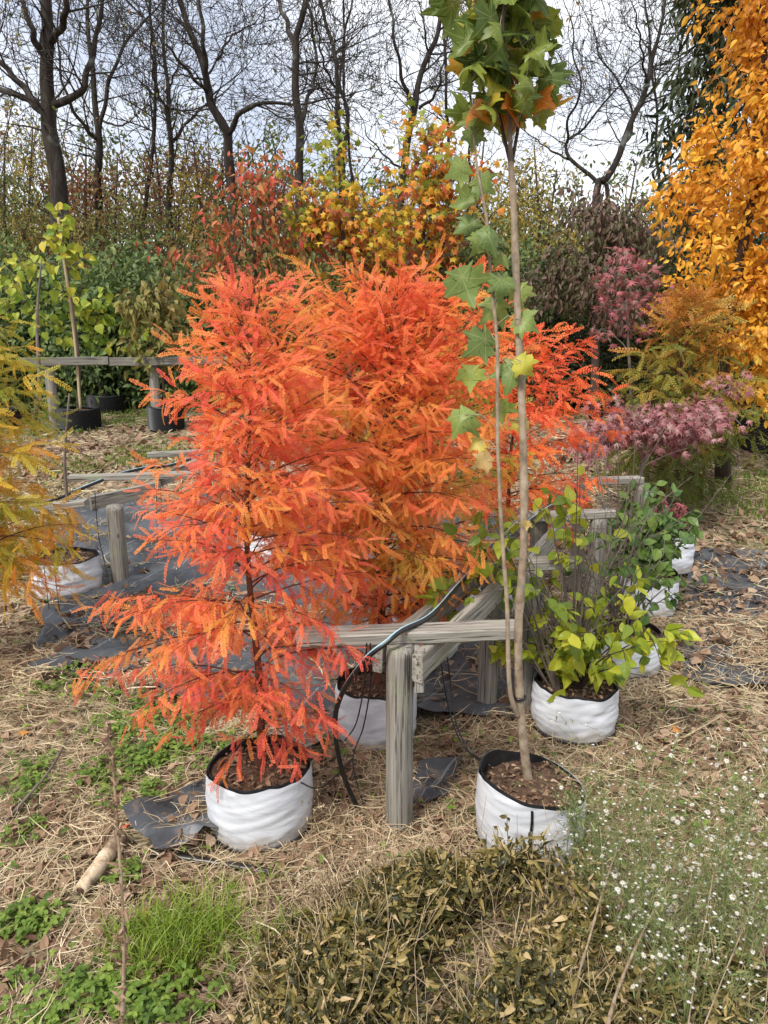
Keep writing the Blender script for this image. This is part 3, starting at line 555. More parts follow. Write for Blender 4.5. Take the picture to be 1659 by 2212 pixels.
# rear fence
fr = thing('rail_fence', G(105, 935), 'long grey rail fence across the back of the nursery under the hedges', 'fence')
Yf = 8.7
for k, px in enumerate((100, 327, 552)):
    x = P(px, 800, Yf).x; post(g3(x, Yf + .09, -.03), (x, Yf + .09, P(px, 776, Yf).z - .01), .058, fr, k + 5)
for k, (a, b) in enumerate(((42, 235), (238, 560))): board('rail', P(a, 781, Yf), P(b, 779 if k else 780, Yf), .045, .095, fr, k + 50)
# ------------------------------------------------------------------ hoses and drip tubes
def tube_thing(name, pts, r, label, cat, K=60, m='tube', group=None, stripe=False, cap=True):
    p = smooth_path(pts, K); o = thing(name, pts[0], label, cat, group) if stripe else None
    mb = MB(); mb.tubes(p, np.full(K, r), 8, cap=cap)
    if not stripe: return tag(mb.build(name, M[m], smooth=True, origin=pts[0]), label, cat, group)
    mb.build('hose_body', M[m], o, True)
    mb = MB(); k0 = K // 4; q = p[k0:].copy(); q[:, 2] += r * .75; q[:, 0] -= r * .3; mb.tubes(q, np.full(len(q), r * .42), 6); mb.build('blue_stripe', M['stripe'], o, True)
    return o
yr = pA.y
tube_thing('garden_hose', [G(795, 1790) + Vector((0, 0, .012)), P(770, 1740, 2.33), P(738, 1660, 2.3), P(724, 1570, 2.27), P(738, 1500, 2.24), P(790, 1425, 2.2), P(835, 1388, 2.2), bar(868, 1362, 868, 1362, zb + .033)[0], bar(930, 1330, 930, 1330, zb + .02)[0], bar(985, 1270, 985, 1270, zb + .01)[0], bar(1030, 1222, 1030, 1222, zb + .03)[0], bar(1100, 1160, 1100, 1160, zb + .03)[0], bar(1180, 1100, 1180, 1100, zb + .05)[0], bar(1240, 1070, 1240, 1070, zb + .06)[0]], .0085, 'black hose with pale blue stripe draped over the front crossbar', 'hose', 160, stripe=True)
tube_thing('garden_hose', [P(60, 1100, pL.y - .1), P(130, 1075, pL.y), P(190, 1050, pL.y + .2), P(250, 1027, pL.y + .45), P(310, 1012, pL.y + .7), P(370, 1005, pL.y + .9), P(430, 985, pL.y + 1.3)], .011, 'dark hose with blue stripe lying across the left rack', 'hose', 90, stripe=True)
tube_thing('irrigation_pipe', [G(325, 1856) + Vector((0, 0, .02)), G(400, 1868) + Vector((0, 0, .022)), G(480, 1882) + Vector((0, 0, .02)), G(560, 1892) + Vector((0, 0, .018)), G(640, 1899) + Vector((0, 0, .006)), G(720, 1905) + Vector((0, 0, .0))], .014, 'thick black pipe lying half buried in straw in front of the grow bag', 'pipe', 50)
drips = [([P(950, 1385, 2.42), P(955, 1450, 2.5), P(972, 1540, 2.5), P(1000, 1610, 2.45), P(1045, 1650, 2.35)], 'thin black drip tube hanging from the front crossbar into the maple bag'),
 ([P(962, 1385, 2.42), P(970, 1450, 2.5), P(985, 1560, 2.45), P(1015, 1620, 2.4), P(1060, 1655, 2.32)], 'thin drip tube beside the one going into the maple bag'),
 ([P(95, 1085, 4.75), P(92, 1180, 4.5), P(103, 1290, 4.3), P(110, 1345, 4.2), G(102, 1392)], 'left drip tube in front of the wide white bag'),
 ([P(102, 1085, 4.75), P(112, 1180, 4.5), P(125, 1290, 4.3), P(132, 1345, 4.2), G(134, 1395)], 'right drip tube in front of the wide white bag'),
 ([P(205, 1060, pL.y - .05), P(212, 1150, pL.y - .1), P(225, 1210, pL.y - .1), P(236, 1262, pL.y - .15)], 'drip tube hanging just left of the mossy post'),
 ([P(338, 1050, pL.y + .3), P(339, 1120, pL.y + .3), P(341, 1200, pL.y + .3), G(342, 1248)], 'drip tube hanging right of the mossy post, left one of two'),
 ([P(347, 1050, pL.y + .3), P(350, 1120, pL.y + .3), P(354, 1200, pL.y + .3), G(357, 1252)], 'drip tube hanging right of the mossy post, right one of two'),
 ([P(418, 1080, 5.3), P(420, 1150, 5.2), G(419, 1225)], 'drip tube hanging behind the left edge of the orange foliage'),
 ([P(792, 1390, 2.2), P(788, 1470, 2.4), P(770, 1560, 2.6), P(745, 1600, 2.62)], 'drip tube looping across the bag behind the post, left strand'),
 ([P(800, 1390, 2.2), P(800, 1480, 2.4), P(785, 1570, 2.6), P(762, 1650, 2.5), G(800, 1780)], 'drip tube looping across the bag behind the post, right strand'),
 ([P(650, 1690, c1.y - .1), P(680, 1702, c1.y - .12), P(710, 1690, c1.y), P(760, 1640, 2.4)], 'short black drip tube poking out of the front white bag')]
for pts, lb in drips: tube_thing('drip_tube', pts, .0028, lb, 'drip tube', 30, group='thin black drip tubes')
# ------------------------------------------------------------------ loose wood, stalks and canes
def stick(name, pts, r0, r1, label, cat, m='twig', K=20, knob=.15, seed=0, sides=9, group=None):
    p = smooth_path(pts, K); rad = np.linspace(r0, r1, K) * (1 + knob * (RNG.random(K) - .5)); mb = MB(); mb.tubes(p, rad, sides, cap=True)
    return tag(mb.build(name, M[m], smooth=True, origin=pts[0]), label, cat, group)
lg = thing('log', G(210, 1900), 'short peeled pale log lying on the straw left of the fabric flap', 'log')
la = G(176, 1945) + Vector((0, 0, .034)); lb_ = G(262, 1832) + Vector((0, 0, .04))
for t_ in (0, .25, .5, .75, 1): POTS.append((la.x + (lb_.x - la.x) * t_, la.y + (lb_.y - la.y) * t_, .05))
p = smooth_path([la, la.lerp(lb_, .5) + Vector((.004, 0, .003)), lb_], 24)
mb = MB(); mb.tubes(p, np.linspace(.022, .027, 24) * (1 + .12 * (RNG.random(24) - .5)), 16, cap=True); mb.build('log_body', M['log'], lg, True)
dd = (la - lb_).normalized(); mb = MB(); mb.tubes([la + dd * .0005, la + dd * .003], [.013, .008], 12, cap=True); mb.build('hollow_end', M['soil'], lg)
st = thing('dead_stalk', G(262, 2330), 'tall dry weed stalk rising from the bottom edge at the left', 'dead weed')
mb = MB(); base = G(262, 2330); pth = [base, P(266, 2160, 1.37), P(268, 2050, 1.38), P(262, 1900, 1.39), P(252, 1760, 1.40), P(243, 1640, 1.41), P(226, 1550, 1.42)]
p = smooth_path(pth, 50); mb.tubes(p, np.linspace(.0055, .0015, 50) * (1 + .5 * (RNG.random(50) - .5)), 8); mb.build('stem', M['stalk'], st, True)
n = 260; t = RNG.integers(0, 49, n); mb = MB(); pos = p[t] + rnd(n, .003); d = rnd(n); d[:, 2] += .7; put(mb, lance, pos, d, rnd(n), RNG.uniform(.008, .028, n), RNG.random(n)); mb.build('dried_bud', M['litter'], st)
stick('dead_stalk', [G(150, 1590), P(110, 1660, 2.5), P(60, 1720, 2.35), G(0, 1790)], .004, .006, 'thin dead twig lying across straw at the left edge', 'twig', group=None)
stick('cane', [G(1405, 1645) + Vector((0, 0, .02)), G(1480, 1605) + Vector((0, 0, .03)), G(1562, 1555) + Vector((0, 0, .02))], .0065, .004, 'long pale stick lying on the straw right of the lime shrub', 'stick', 'cane')
for k, (pts, r, lb) in enumerate([([G(1225, 2300), P(1240, 2150, 1.36), P(1275, 2020, 1.5), P(1310, 1900, 1.62), P(1335, 1830, 1.7)], .0055, 'thick dry cane leaning through the vine at lower centre right'),
     ([P(1290, 2330, 1.1), P(1330, 2150, 1.3), P(1400, 1990, 1.5), P(1450, 1900, 1.65)], .0055, 'dry cane leaning parallel behind the thicker one'),
     ([P(1480, 2260, 1.25), P(1500, 2120, 1.35), P(1525, 1980, 1.45), P(1545, 1860, 1.55)], .0028, 'upright straw stem among the white asters'),
     ([P(1515, 2230, 1.2), P(1570, 2090, 1.3), P(1625, 1960, 1.45), P(1680, 1840, 1.55)], .002, 'thin pale stem slanting up at the right edge'),
     ([P(905, 2240, 1.3), P(900, 2150, 1.35), P(895, 2050, 1.42)], .0018, 'single thin stem standing in the olive vine')]):
    stick('dry_cane', pts, r * .75, r * .35, lb, 'dry stem', 'stalk', 40, .5, group=None)
# ------------------------------------------------------------------ fallen leaves one can pick out
FL = [(60, 1442, .10, .32, 'orange maple leaf on dark litter at the left edge'), (155, 1491, .05, .35, 'small orange leaf on straw left of the cypress'), (52, 1592, .07, .45, 'yellow orange leaf on straw near the left edge'),
 (275, 1467, .07, .02, 'pale tan leaf below the left cypress boughs'), (243, 1500, .07, .05, 'tan leaf on the grass under the cypress boughs'), (267, 1797, .055, .78, 'pinkish red leaf by the corner of the fabric flap'),
 (312, 2000, .055, .3, 'bright orange leaf beside the green grass tuft'), (217, 2112, .05, .1, 'curled tan leaf standing in the clover'), (198, 2172, .06, .98, 'long yellow leaf on the clover by the bottom edge'), (460, 2055, .045, 0, 'brown curled leaf in the fresh grass'),
 (1464, 1587, .07, .4, 'orange brown leaf beside the long pale stick'), (1332, 1508, .055, .3, 'orange leaf beside the creased white bag'), (1497, 1332, .07, .3, 'orange leaf on litter right of the green shrub'), (1527, 1377, .06, .35, 'small orange leaf between the mat and the bags'),
 (1464, 1446, .07, .08, 'pale leaf right of the wrinkled white bag'), (1069, 1420, .06, .3, 'orange leaf lying on the black mat by the maple stem'), (929, 1754, .06, .05, 'tan leaf at the foot of the thick front post'), (82, 1338, .08, .06, 'tan maple leaf in front of the wide white bag'),
 (1590, 1440, .07, .06, 'brown leaf on the straw covered mat at the far right'), (660, 1535, .06, .05, 'pale leaf on the fabric behind the cypress trunk')]
for k, (px, py, s, t, lb) in enumerate(FL):
    g = G(px, py); mb = MB(); d = rnd(1); d[:, 2] = .1; put(mb, maple_t[:3], np.array([[g.x, g.y, g.z + .022]]), d, np.array([[.15, -.3, 1.]]), np.array([s * .62]), np.array([t]))
    tag(mb.build('fallen_leaf', M['fallen'], origin=g), lb, 'fallen leaf', 'bright fallen leaves')
# ------------------------------------------------------------------ ground cover scatter
def field(n, y0, y1, xm=1.25, pw=1.6):
    y = y0 + (y1 - y0) * RNG.random(n) ** pw; half = (.52 * (y * .974 + .37)) * 1.12 + .75; x = RNG.uniform(-1, 1, n) * half
    return x, y
def clear(x, y, mats=.8):
    k = np.ones(len(x), bool)
    for a, b, r in POTS: k &= (x - a) ** 2 + (y - b) ** 2 > r * r
    for q, c in zip(MATS, (.95, .5, .93, .9, .8)):
        k &= ~(in_quad(x, y, q) & (RNG.random(len(x)) < c * mats / .8 * np.clip(1.35 - 1.1 * (fb(x * 2.5, y * 2.5) > .52), 0, 1)))
    return k
def matz(x, y):
    z = np.zeros(np.shape(x))
    for q, h_ in zip(MATS[:3], (.024, .024, .045)): z = np.maximum(z, in_quad(np.ravel(x), np.ravel(y), q).reshape(np.shape(x)) * h_)
    return z
def viewpx(x, y, z=None):
    z = gz(x, y) if z is None else z
    dz = z - CAM_H; dep = y * math.cos(PITCH) - dz * math.sin(PITCH); up = y * math.sin(PITCH) + dz * math.cos(PITCH)
    return 829.5 + F * x / dep, 1106 - F * up / dep
def blobs(x, y, lst):                                    # ground patches centred where the photo shows them
    g = np.zeros(len(x))
    for px, py, rx, ry in lst:
        c = G(px, py); wx = rx / F * (c.y + .3); wy = max((G(px, py - ry) - c).length, .03)
        g = np.maximum(g, np.clip(1.25 - (((x - c.x) / wx) ** 2 + ((y - c.y) / wy) ** 2), 0, 1))
    return g * np.clip(3.6 * fb(x * 6 + 2, y * 6) - .9, .12, 1)
GREEN = [(380, 1640, 200, 90), (360, 1690, 150, 70), (330, 1560, 150, 60), (330, 1560, 120, 70), (200, 1480, 120, 40), (60, 1700, 60, 50), (330, 2180, 160, 60), (120, 2180, 180, 60), (60, 2010, 80, 40), (55, 1820, 50, 30), (250, 1905, 60, 25), (600, 1550, 60, 40), (250, 1700, 80, 30), (250, 895, 120, 30), (250, 1000, 60, 14), (1580, 1075, 120, 25), (1650, 1040, 60, 20), (150, 830, 200, 20), (1250, 1610, 60, 12), (530, 1500, 60, 40), (280, 1080, 60, 10)]
LIT = [(60, 1400, 160, 60), (200, 1440, 160, 40), (420, 1500, 160, 40), (940, 1700, 120, 60), (1560, 1260, 120, 60), (60, 2080, 90, 60), (950, 1560, 60, 60), (250, 960, 200, 40)]
GRASS = [(500, 2010, 190, 90), (570, 1950, 110, 50), (400, 2090, 190, 60), (330, 2040, 120, 40)]
FARG = [(1580, 1085, 160, 40), (1640, 1045, 120, 25), (230, 870, 200, 40), (380, 990, 160, 25), (150, 1010, 120, 20)]
def straw(n, y0, y1, lo, hi, wd, tb=0, pw=1.6):
    x, y = field(n, y0, y1, pw=pw); k = clear(x, y); dens = .35 + .75 * (fb(x * 2.2 + 4, y * 2.2) > .44) - .75 * blobs(x, y, LIT) - .85 * blobs(x, y, GREEN) - .6 * blobs(x, y, GRASS); k &= RNG.random(n) < dens; x = x[k]; y = y[k]; n = len(x)
    a = RNG.uniform(0, 2 * PI, n) + 2 * vn(x * 3, y * 3); ln = RNG.uniform(lo, hi, n) ; cv = RNG.normal(0, .35, n)
    K = 4; u = np.linspace(-.5, .5, K); ang = a[:, None] + cv[:, None] * u * 2
    X = x[:, None] + np.cos(ang) * ln[:, None] * u; Yy = y[:, None] + np.sin(ang) * ln[:, None] * u
    lift = RNG.gamma(1.5, .008, n) + .004; tl = RNG.normal(0, .16, n)
    Z = gz(X, Yy) + matz(x, y)[:, None] + lift[:, None] + np.abs(tl[:, None] * ln[:, None] * (u + .3)) * .8 + .02 * (.25 - u * u) * RNG.random((n, 1))
    w_ = (wd * RNG.uniform(.5, 1.3, n))[:, None] * np.array([.6, 1, 1, .25]); sx = -np.sin(ang) * w_; sy = np.cos(ang) * w_; sz = RNG.normal(0, .5, (n, 1)) * w_
    V = np.stack([np.stack([X + sx, Yy + sy, Z + sz], -1), np.stack([X - sx, Yy - sy, Z - sz], -1)], 2).reshape(-1, 3)
    q0 = np.array([[0, 1, 3, 2], [2, 3, 5, 4], [4, 5, 7, 6]]); q = (q0[None] + (np.arange(n) * 8)[:, None, None]).reshape(-1, 4)
    tint = np.clip(RNG.normal(.58, .25, n) + .35 * (fb(x * 1.3, y * 1.3 + 8) - .5), 0, 1)
    return V, q, np.repeat(tint, 8)
mb = MB()
for a in ((125000, .55, 4.2, .05, .20, .0012), (36000, 3.2, 7.5, .06, .2, .0022), (12000, 6.5, 11, .08, .2, .004)):
    V, q, t = straw(*a[:6], pw=1.3); mb.add(V, [q], t)
tag(mb.build('dry_straw', M['straw']), 'dry straw strewn over the ground', 'straw', kind='stuff')
def litter():
    mb = MB()
    for n, y0, y1, s0, s1, tp in ((38000, .55, 4.5, .015, .05, ovate + curly), (1500, 1.2, 5, .03, .055, maple_lo), (13000, 3.5, 8, .03, .075, ovate_lo), (900, 3.5, 8, .05, .08, maple_lo), (7000, 7, 13, .05, .1, ovate_lo)):
        x, y = field(n, y0, y1, pw=1.3); k = clear(x, y, .7) & (RNG.random(n) < .35 + .9 * (fb(x * 1.7 + 30, y * 1.7) > .48) + .8 * blobs(x, y, LIT) - .5 * blobs(x, y, GREEN + GRASS)); x = x[k]; y = y[k]; n = len(x)
        d = rnd(n); d[:, 2] *= .35; nr = rnd(n, .45); nr[:, 2] += 1
        put(mb, tp, np.stack([x, y, gz(x, y) + matz(x, y) + RNG.uniform(.004, .03, n)], -1), d, nr, RNG.uniform(s0, s1, n)[:, None] * np.array([[1.6, 1, 1.2]]), np.clip(RNG.normal(.5, .28, n), 0, 1))
    tag(mb.build('leaf_litter', M['litter']), 'brown dead leaves scattered in the straw', 'leaf litter', kind='stuff')
litter()
def blades(n, y0, y1, reg, h0, h1, wd, bias=.0, lean=.35, pw=1.3, base=0.):
    x, y = field(n, y0, y1, pw=pw); g = blobs(x, y, reg); k = (RNG.random(n) < g + base * (fb(x * 3, y * 3) > .55)) & clear(x, y, .9); x = x[k]; y = y[k]; g = g[k]; n = len(x)
    if not n: return None
    h = RNG.uniform(h0, h1, n) * (.5 + .5 * g); a = RNG.uniform(0, 2 * PI, n); ln = RNG.uniform(.1, 1, n) * lean * h
    u = np.array([0, .4, .75, 1.]); X = x[:, None] + np.cos(a)[:, None] * ln[:, None] * u ** 2; Yy = y[:, None] + np.sin(a)[:, None] * ln[:, None] * u ** 2; Z = gz(x, y)[:, None] + h[:, None] * (u - .18 * u ** 3 * (ln / h)[:, None])
    b = RNG.uniform(0, 2 * PI, n); w_ = (wd * RNG.uniform(.6, 1.3, n))[:, None] * np.array([.8, 1, .7, .1]); sx = np.cos(b)[:, None] * w_; sy = np.sin(b)[:, None] * w_
    V = np.stack([np.stack([X + sx, Yy + sy, Z], -1), np.stack([X - sx, Yy - sy, Z], -1)], 2).reshape(-1, 3)
    q0 = np.array([[0, 1, 3, 2], [2, 3, 5, 4], [4, 5, 7, 6]]); q = (q0[None] + (np.arange(n) * 8)[:, None, None]).reshape(-1, 4)
    return V, [q], np.repeat(np.clip(RNG.normal(.45 + bias, .2, n), 0, 1), 8)
mb = MB(); mb.add(*blades(160000, 1.1, 3, GRASS, .04, .13, .0018, .05, 1.1)); mb.add(*blades(60000, .8, 4.5, GREEN, .02, .06, .0013, -.1, .8, base=.12)); mb.add(*blades(60000, 4.5, 12, GREEN + FARG, .04, .11, .0035, -.1, .6, pw=1, base=.22))
tag(mb.build('grass', M['grass']), 'fresh green grass growing through the straw', 'grass', kind='stuff')
def clover():
    mb = MB(); n = 125000; x, y = field(n, .7, 5, pw=1.3); g = blobs(x, y, GREEN); k = (RNG.random(n) < g * 1.0 * (.25 + (fb(x * 5, y * 5) > .42)) + .015) & clear(x, y, .95); x = x[k]; y = y[k]; n = len(x)
    z = gz(x, y) + RNG.uniform(.014, .062, n); tint = np.clip(RNG.normal(.5, .25, n), 0, 1); a0 = RNG.uniform(0, 6.28, n); s = RNG.uniform(.009, .02, n)
    for j in range(3):
        a = a0 + j * 2.094; d = np.stack([np.cos(a), np.sin(a), np.full(n, .15)], -1)
        put(mb, ovate_lo, np.stack([x, y, z], -1), d, rnd(n, .2) + [0, 0, 1], s[:, None] * np.array([[1.7, 1, 1]]), tint)
    n = 30000; x, y = field(n, 4.4, 11, pw=1.); g = blobs(x, y, GREEN + FARG); k = (RNG.random(n) < g + .1 * (fb(x * 2, y * 2) > .5)) & clear(x, y, .95); x = x[k]; y = y[k]; n = len(x)
    put(mb, ovate_lo, np.stack([x, y, gz(x, y) + RNG.uniform(.01, .07, n)], -1), rnd(n, .6) + [0, 0, .3], rnd(n, .5) + [0, -.3, 1], RNG.uniform(.02, .045, n), np.clip(RNG.normal(.4, .25, n), 0, 1))
    tag(mb.build('clover', M['clover']), 'low green clover and chickweed patches', 'clover', kind='stuff')
clover()
# ------------------------------------------------------------------ olive vine bank at the lower right
def vine():
    q = [(480, 2380), (570, 2200), (660, 2080), (760, 1960), (880, 1900), (1000, 1930), (1130, 1960), (1260, 1990), (1420, 2040), (1700, 2150), (1750, 2500), (520, 2500)]
    poly = [G(a, b) for a, b in q]; poly = np.array([(p.x, p.y) for p in poly])
    def inside(x, y):
        c = np.zeros(len(x), bool); j = len(poly) - 1
        for i in range(len(poly)):
            xi, yi = poly[i]; xj, yj = poly[j]; c ^= ((yi > y) != (yj > y)) & (x < (xj - xi) * (y - yi) / (yj - yi + 1e-12) + xi); j = i
        return c
    n = 190000; x = RNG.uniform(poly[:, 0].min(), poly[:, 0].max(), n); y = RNG.uniform(poly[:, 1].min(), poly[:, 1].max(), n); k = inside(x + .3 * (fb(x * 4, y * 4) - .5), y + .3 * (fb(x * 4 + 9, y * 4) - .5)); x = x[k]; y = y[k]
    k = (x - c2.x) ** 2 + (y - c2.y) ** 2 > .18 ** 2; x = x[k]; y = y[k]
    # distance to edge, estimated by shrinking towards the polygon's middle
    c = poly.mean(0); e = np.ones(len(x))
    for f in (1.06, 1.14, 1.25, 1.4): e -= .22 * (~inside(c[0] + (x - c[0]) * f, c[1] + (y - c[1]) * f))
    hmax = (.05 + .23 * e) * (.15 + 1.6 * fb(x * 5.5, y * 5.5) ** 1.3) ; n = len(x); keep = RNG.random(n) < np.clip((fb(x * 5 + 3, y * 6) - .36) * 5, .04, .8); x, y, hmax, e = x[keep], y[keep], hmax[keep], e[keep]; n = len(x)
    z = gz(x, y) + hmax * RNG.random(n) ** .45
    d = rnd(n); d[:, 2] = np.abs(d[:, 2]) * .6 - .1; nr = rnd(n, .6); nr[:, 2] += .8; nr[:, 1] -= .4
    tint = np.clip(RNG.beta(.75, 1.25, n) + .4 * (fb(x * 4, y * 4 + 3) - .5), 0, 1)
    mb = MB(); put(mb, curly + ovate[:3], np.stack([x, y, z], -1), d, nr, (.006 + .025 * RNG.random(n) ** 1.4)[:, None] * np.array([[1.0, 1, 1.8]]), tint)
    o = thing('vine_bank', (c[0], c[1], float(gz(*c))), 'knee high bank of olive brown vine leaves in front of the maple bag', 'vine')
    mb.build('leaves', M['vine'], o)
    m = 2200; s = RNG.integers(0, n, m); p0 = np.stack([x[s], y[s], gz(x[s], y[s])], -1); top = p0 + np.stack([RNG.normal(0, .08, m), RNG.normal(0, .07, m), hmax[s] * RNG.uniform(.5, 1.3, m)], -1)
    u = np.linspace(0, 1, 5)[None, :, None]; pts = p0[:, None] * (1 - u) + top[:, None] * u + (RNG.normal(0, .022, (m, 1, 3)) * np.sin(u * PI)); mb = MB(); mb.tubes(pts, np.full((m, 5), .0009), 3); mb.build('stems', M['cane'], o)
    # shoots that stand above the bank in front of the bag
    for k_, (px, py) in enumerate([(1095, 1765), (1075, 1790), (1145, 1795), (1175, 1800), (1205, 1830), (1125, 1805), (1050, 1800), (1160, 1835), (1190, 1860)]):
        tp = P(px, py, 1.95); b = g3(tp.x + random.uniform(-.02, .02), 1.93); pp = smooth_path([b, (b + tp) / 2 + Vector((.01, 0, 0)), tp], 9); mb2 = MB(); mb2.tubes(pp, np.full(9, .0013), 4)
        so2 = thing('vine_shoot', b, ['left', 'farthest left', 'middle', 'right', 'far right', 'middle left', 'low left', 'low right', 'lowest right'][k_] + ' leafy vine shoot in front of the seamed white bag', 'vine shoot', 'vine shoots against the maple bag'); mb2.build('stem', M['twig'], so2)
        nl = 12; t_ = RNG.integers(3, 9, nl); pos = pp[t_]; d = rnd(nl); d[:, 2] += .1; mb3 = MB(); put(mb3, ovate, pos, d, rnd(nl, .5) + [0, -.6, .8], RNG.uniform(.015, .028, nl), np.clip(RNG.normal(.35, .2, nl), 0, 1)); mb3.build('leaves', M['vine'], so2)
vine()
# ------------------------------------------------------------------ trees
def attach(clusters, trunk, trad, twig_r=.003, up=.12, K=6, pen=.9):
    """grow branches from trunk nodes to cluster points; returns polylines and radii"""
    nodes = [np.array(p) for p in trunk]; rads = list(trad); N = np.array(nodes); polys = []; prs = []
    d0 = np.min(np.linalg.norm(clusters[:, None] - N[None], axis=2), axis=1)
    for c in clusters[np.argsort(d0)]:
        N_ = np.array(nodes); dist = np.linalg.norm(N_ - c, axis=1) + pen * np.maximum(0, N_[:, 2] - c[2] + .15 * np.linalg.norm((N_ - c)[:, :2], axis=1))
        i = int(np.argmin(dist)); p0 = nodes[i]; L_ = np.linalg.norm(c - p0); u = np.linspace(0, 1, K)[:, None]
        j = RNG.normal(0, .06 * L_, 3); pts = p0 * (1 - u) + c * u + np.sin(u * PI) * (np.array([0, 0, up * L_]) + j)
        r0 = max(min(rads[i] * .72, .02 + .02 * L_), twig_r); r = np.linspace(r0, max(twig_r, r0 * .35), K)
        polys.append(pts); prs.append(r)
        for k in range(2, K): nodes.append(pts[k]); rads.append(r[k])
    return np.array(polys), np.array(prs)
def ellip(n, ells, shell=.5):
    w_ = np.array([e_[1][0] * e_[1][1] * e_[1][2] for e_ in ells]); w_ = w_ ** .8; ch = RNG.choice(len(ells), n, p=w_ / w_.sum())
    d = unit(rnd(n)); r = RNG.random(n) ** shell; C_ = np.array([list(e_[0]) for e_ in ells]); R_ = np.array([e_[1] for e_ in ells])
    return C_[ch] + d * r[:, None] * R_[ch]
def leafy(name, label, cat, trunk, r0, r1, ells, ncl, tpl, size, nleaf, lm, bm, group=None, droop=.4, spread=.12, tw=.003, shell=.5, tint=(.5, .22), tintz=0, K=10, up=.12, petiole=False, minz=None, nface=(0, -.5, .7), crown='crown', sides=6):
    tp = smooth_path(trunk, K); root = thing(name, tuple(tp[0]), label, cat, group)
    mb = MB(); tr = np.linspace(r0, r1, K); tr[0] *= 1.25; mb.tubes(tp, tr, 9 if r0 < .05 else 14, cap=True)
    cl = ellip(ncl, ells, shell)
    polys, prs = attach(cl, tp[K // 4:], tr[K // 4:], tw, up); mb.tubes(polys, prs, sides if sides < 6 else 5)
    mbt = mb
    n = nleaf; pi = RNG.integers(0, len(polys), n); t = RNG.random(n) ** .6 * (polys.shape[1] - 1.001); i = t.astype(int); f = (t - i)[:, None]
    pos = polys[pi, i] * (1 - f) + polys[pi, i + 1] * f; dirn = unit(polys[pi, i + 1] - polys[pi, i]); off = rnd(n, spread); pos = pos + off
    if minz is not None: pos[:, 2] = np.maximum(pos[:, 2], minz)
    d = dirn * .4 + unit(off) * .5 + rnd(n, .45); d[:, 2] -= droop; nr = rnd(n, .5) + np.array(nface)
    sz = np.clip(RNG.normal(size, size * .22, n), size * .45, size * 1.5); tn = RNG.normal(tint[0], tint[1], n)
    if tintz: zr = (pos[:, 2] - pos[:, 2].min()) / np.ptp(pos[:, 2]); tn = tn + tintz * (zr - .5)
    tn = tn + .5 * (fb(pos[:, 0] * 2.2, pos[:, 2] * 2.2 + pos[:, 1]) - .5)
    mb = MB(); put(mb, tpl, pos, d, nr, sz, np.clip(tn, 0, 1)); mb.build(crown, lm, root)
    if spread > .02 and nleaf < 1600:                    # short twiglets from branch to leaf
        base = pos - off; u = np.linspace(0, 1, 3)[None, :, None]; pts = base[:, None] * (1 - u) + pos[:, None] * u; mbt.tubes(pts, np.full((n, 3), tw * .5), 3)
    mbt.build('trunk', bm, root, True)
    return root
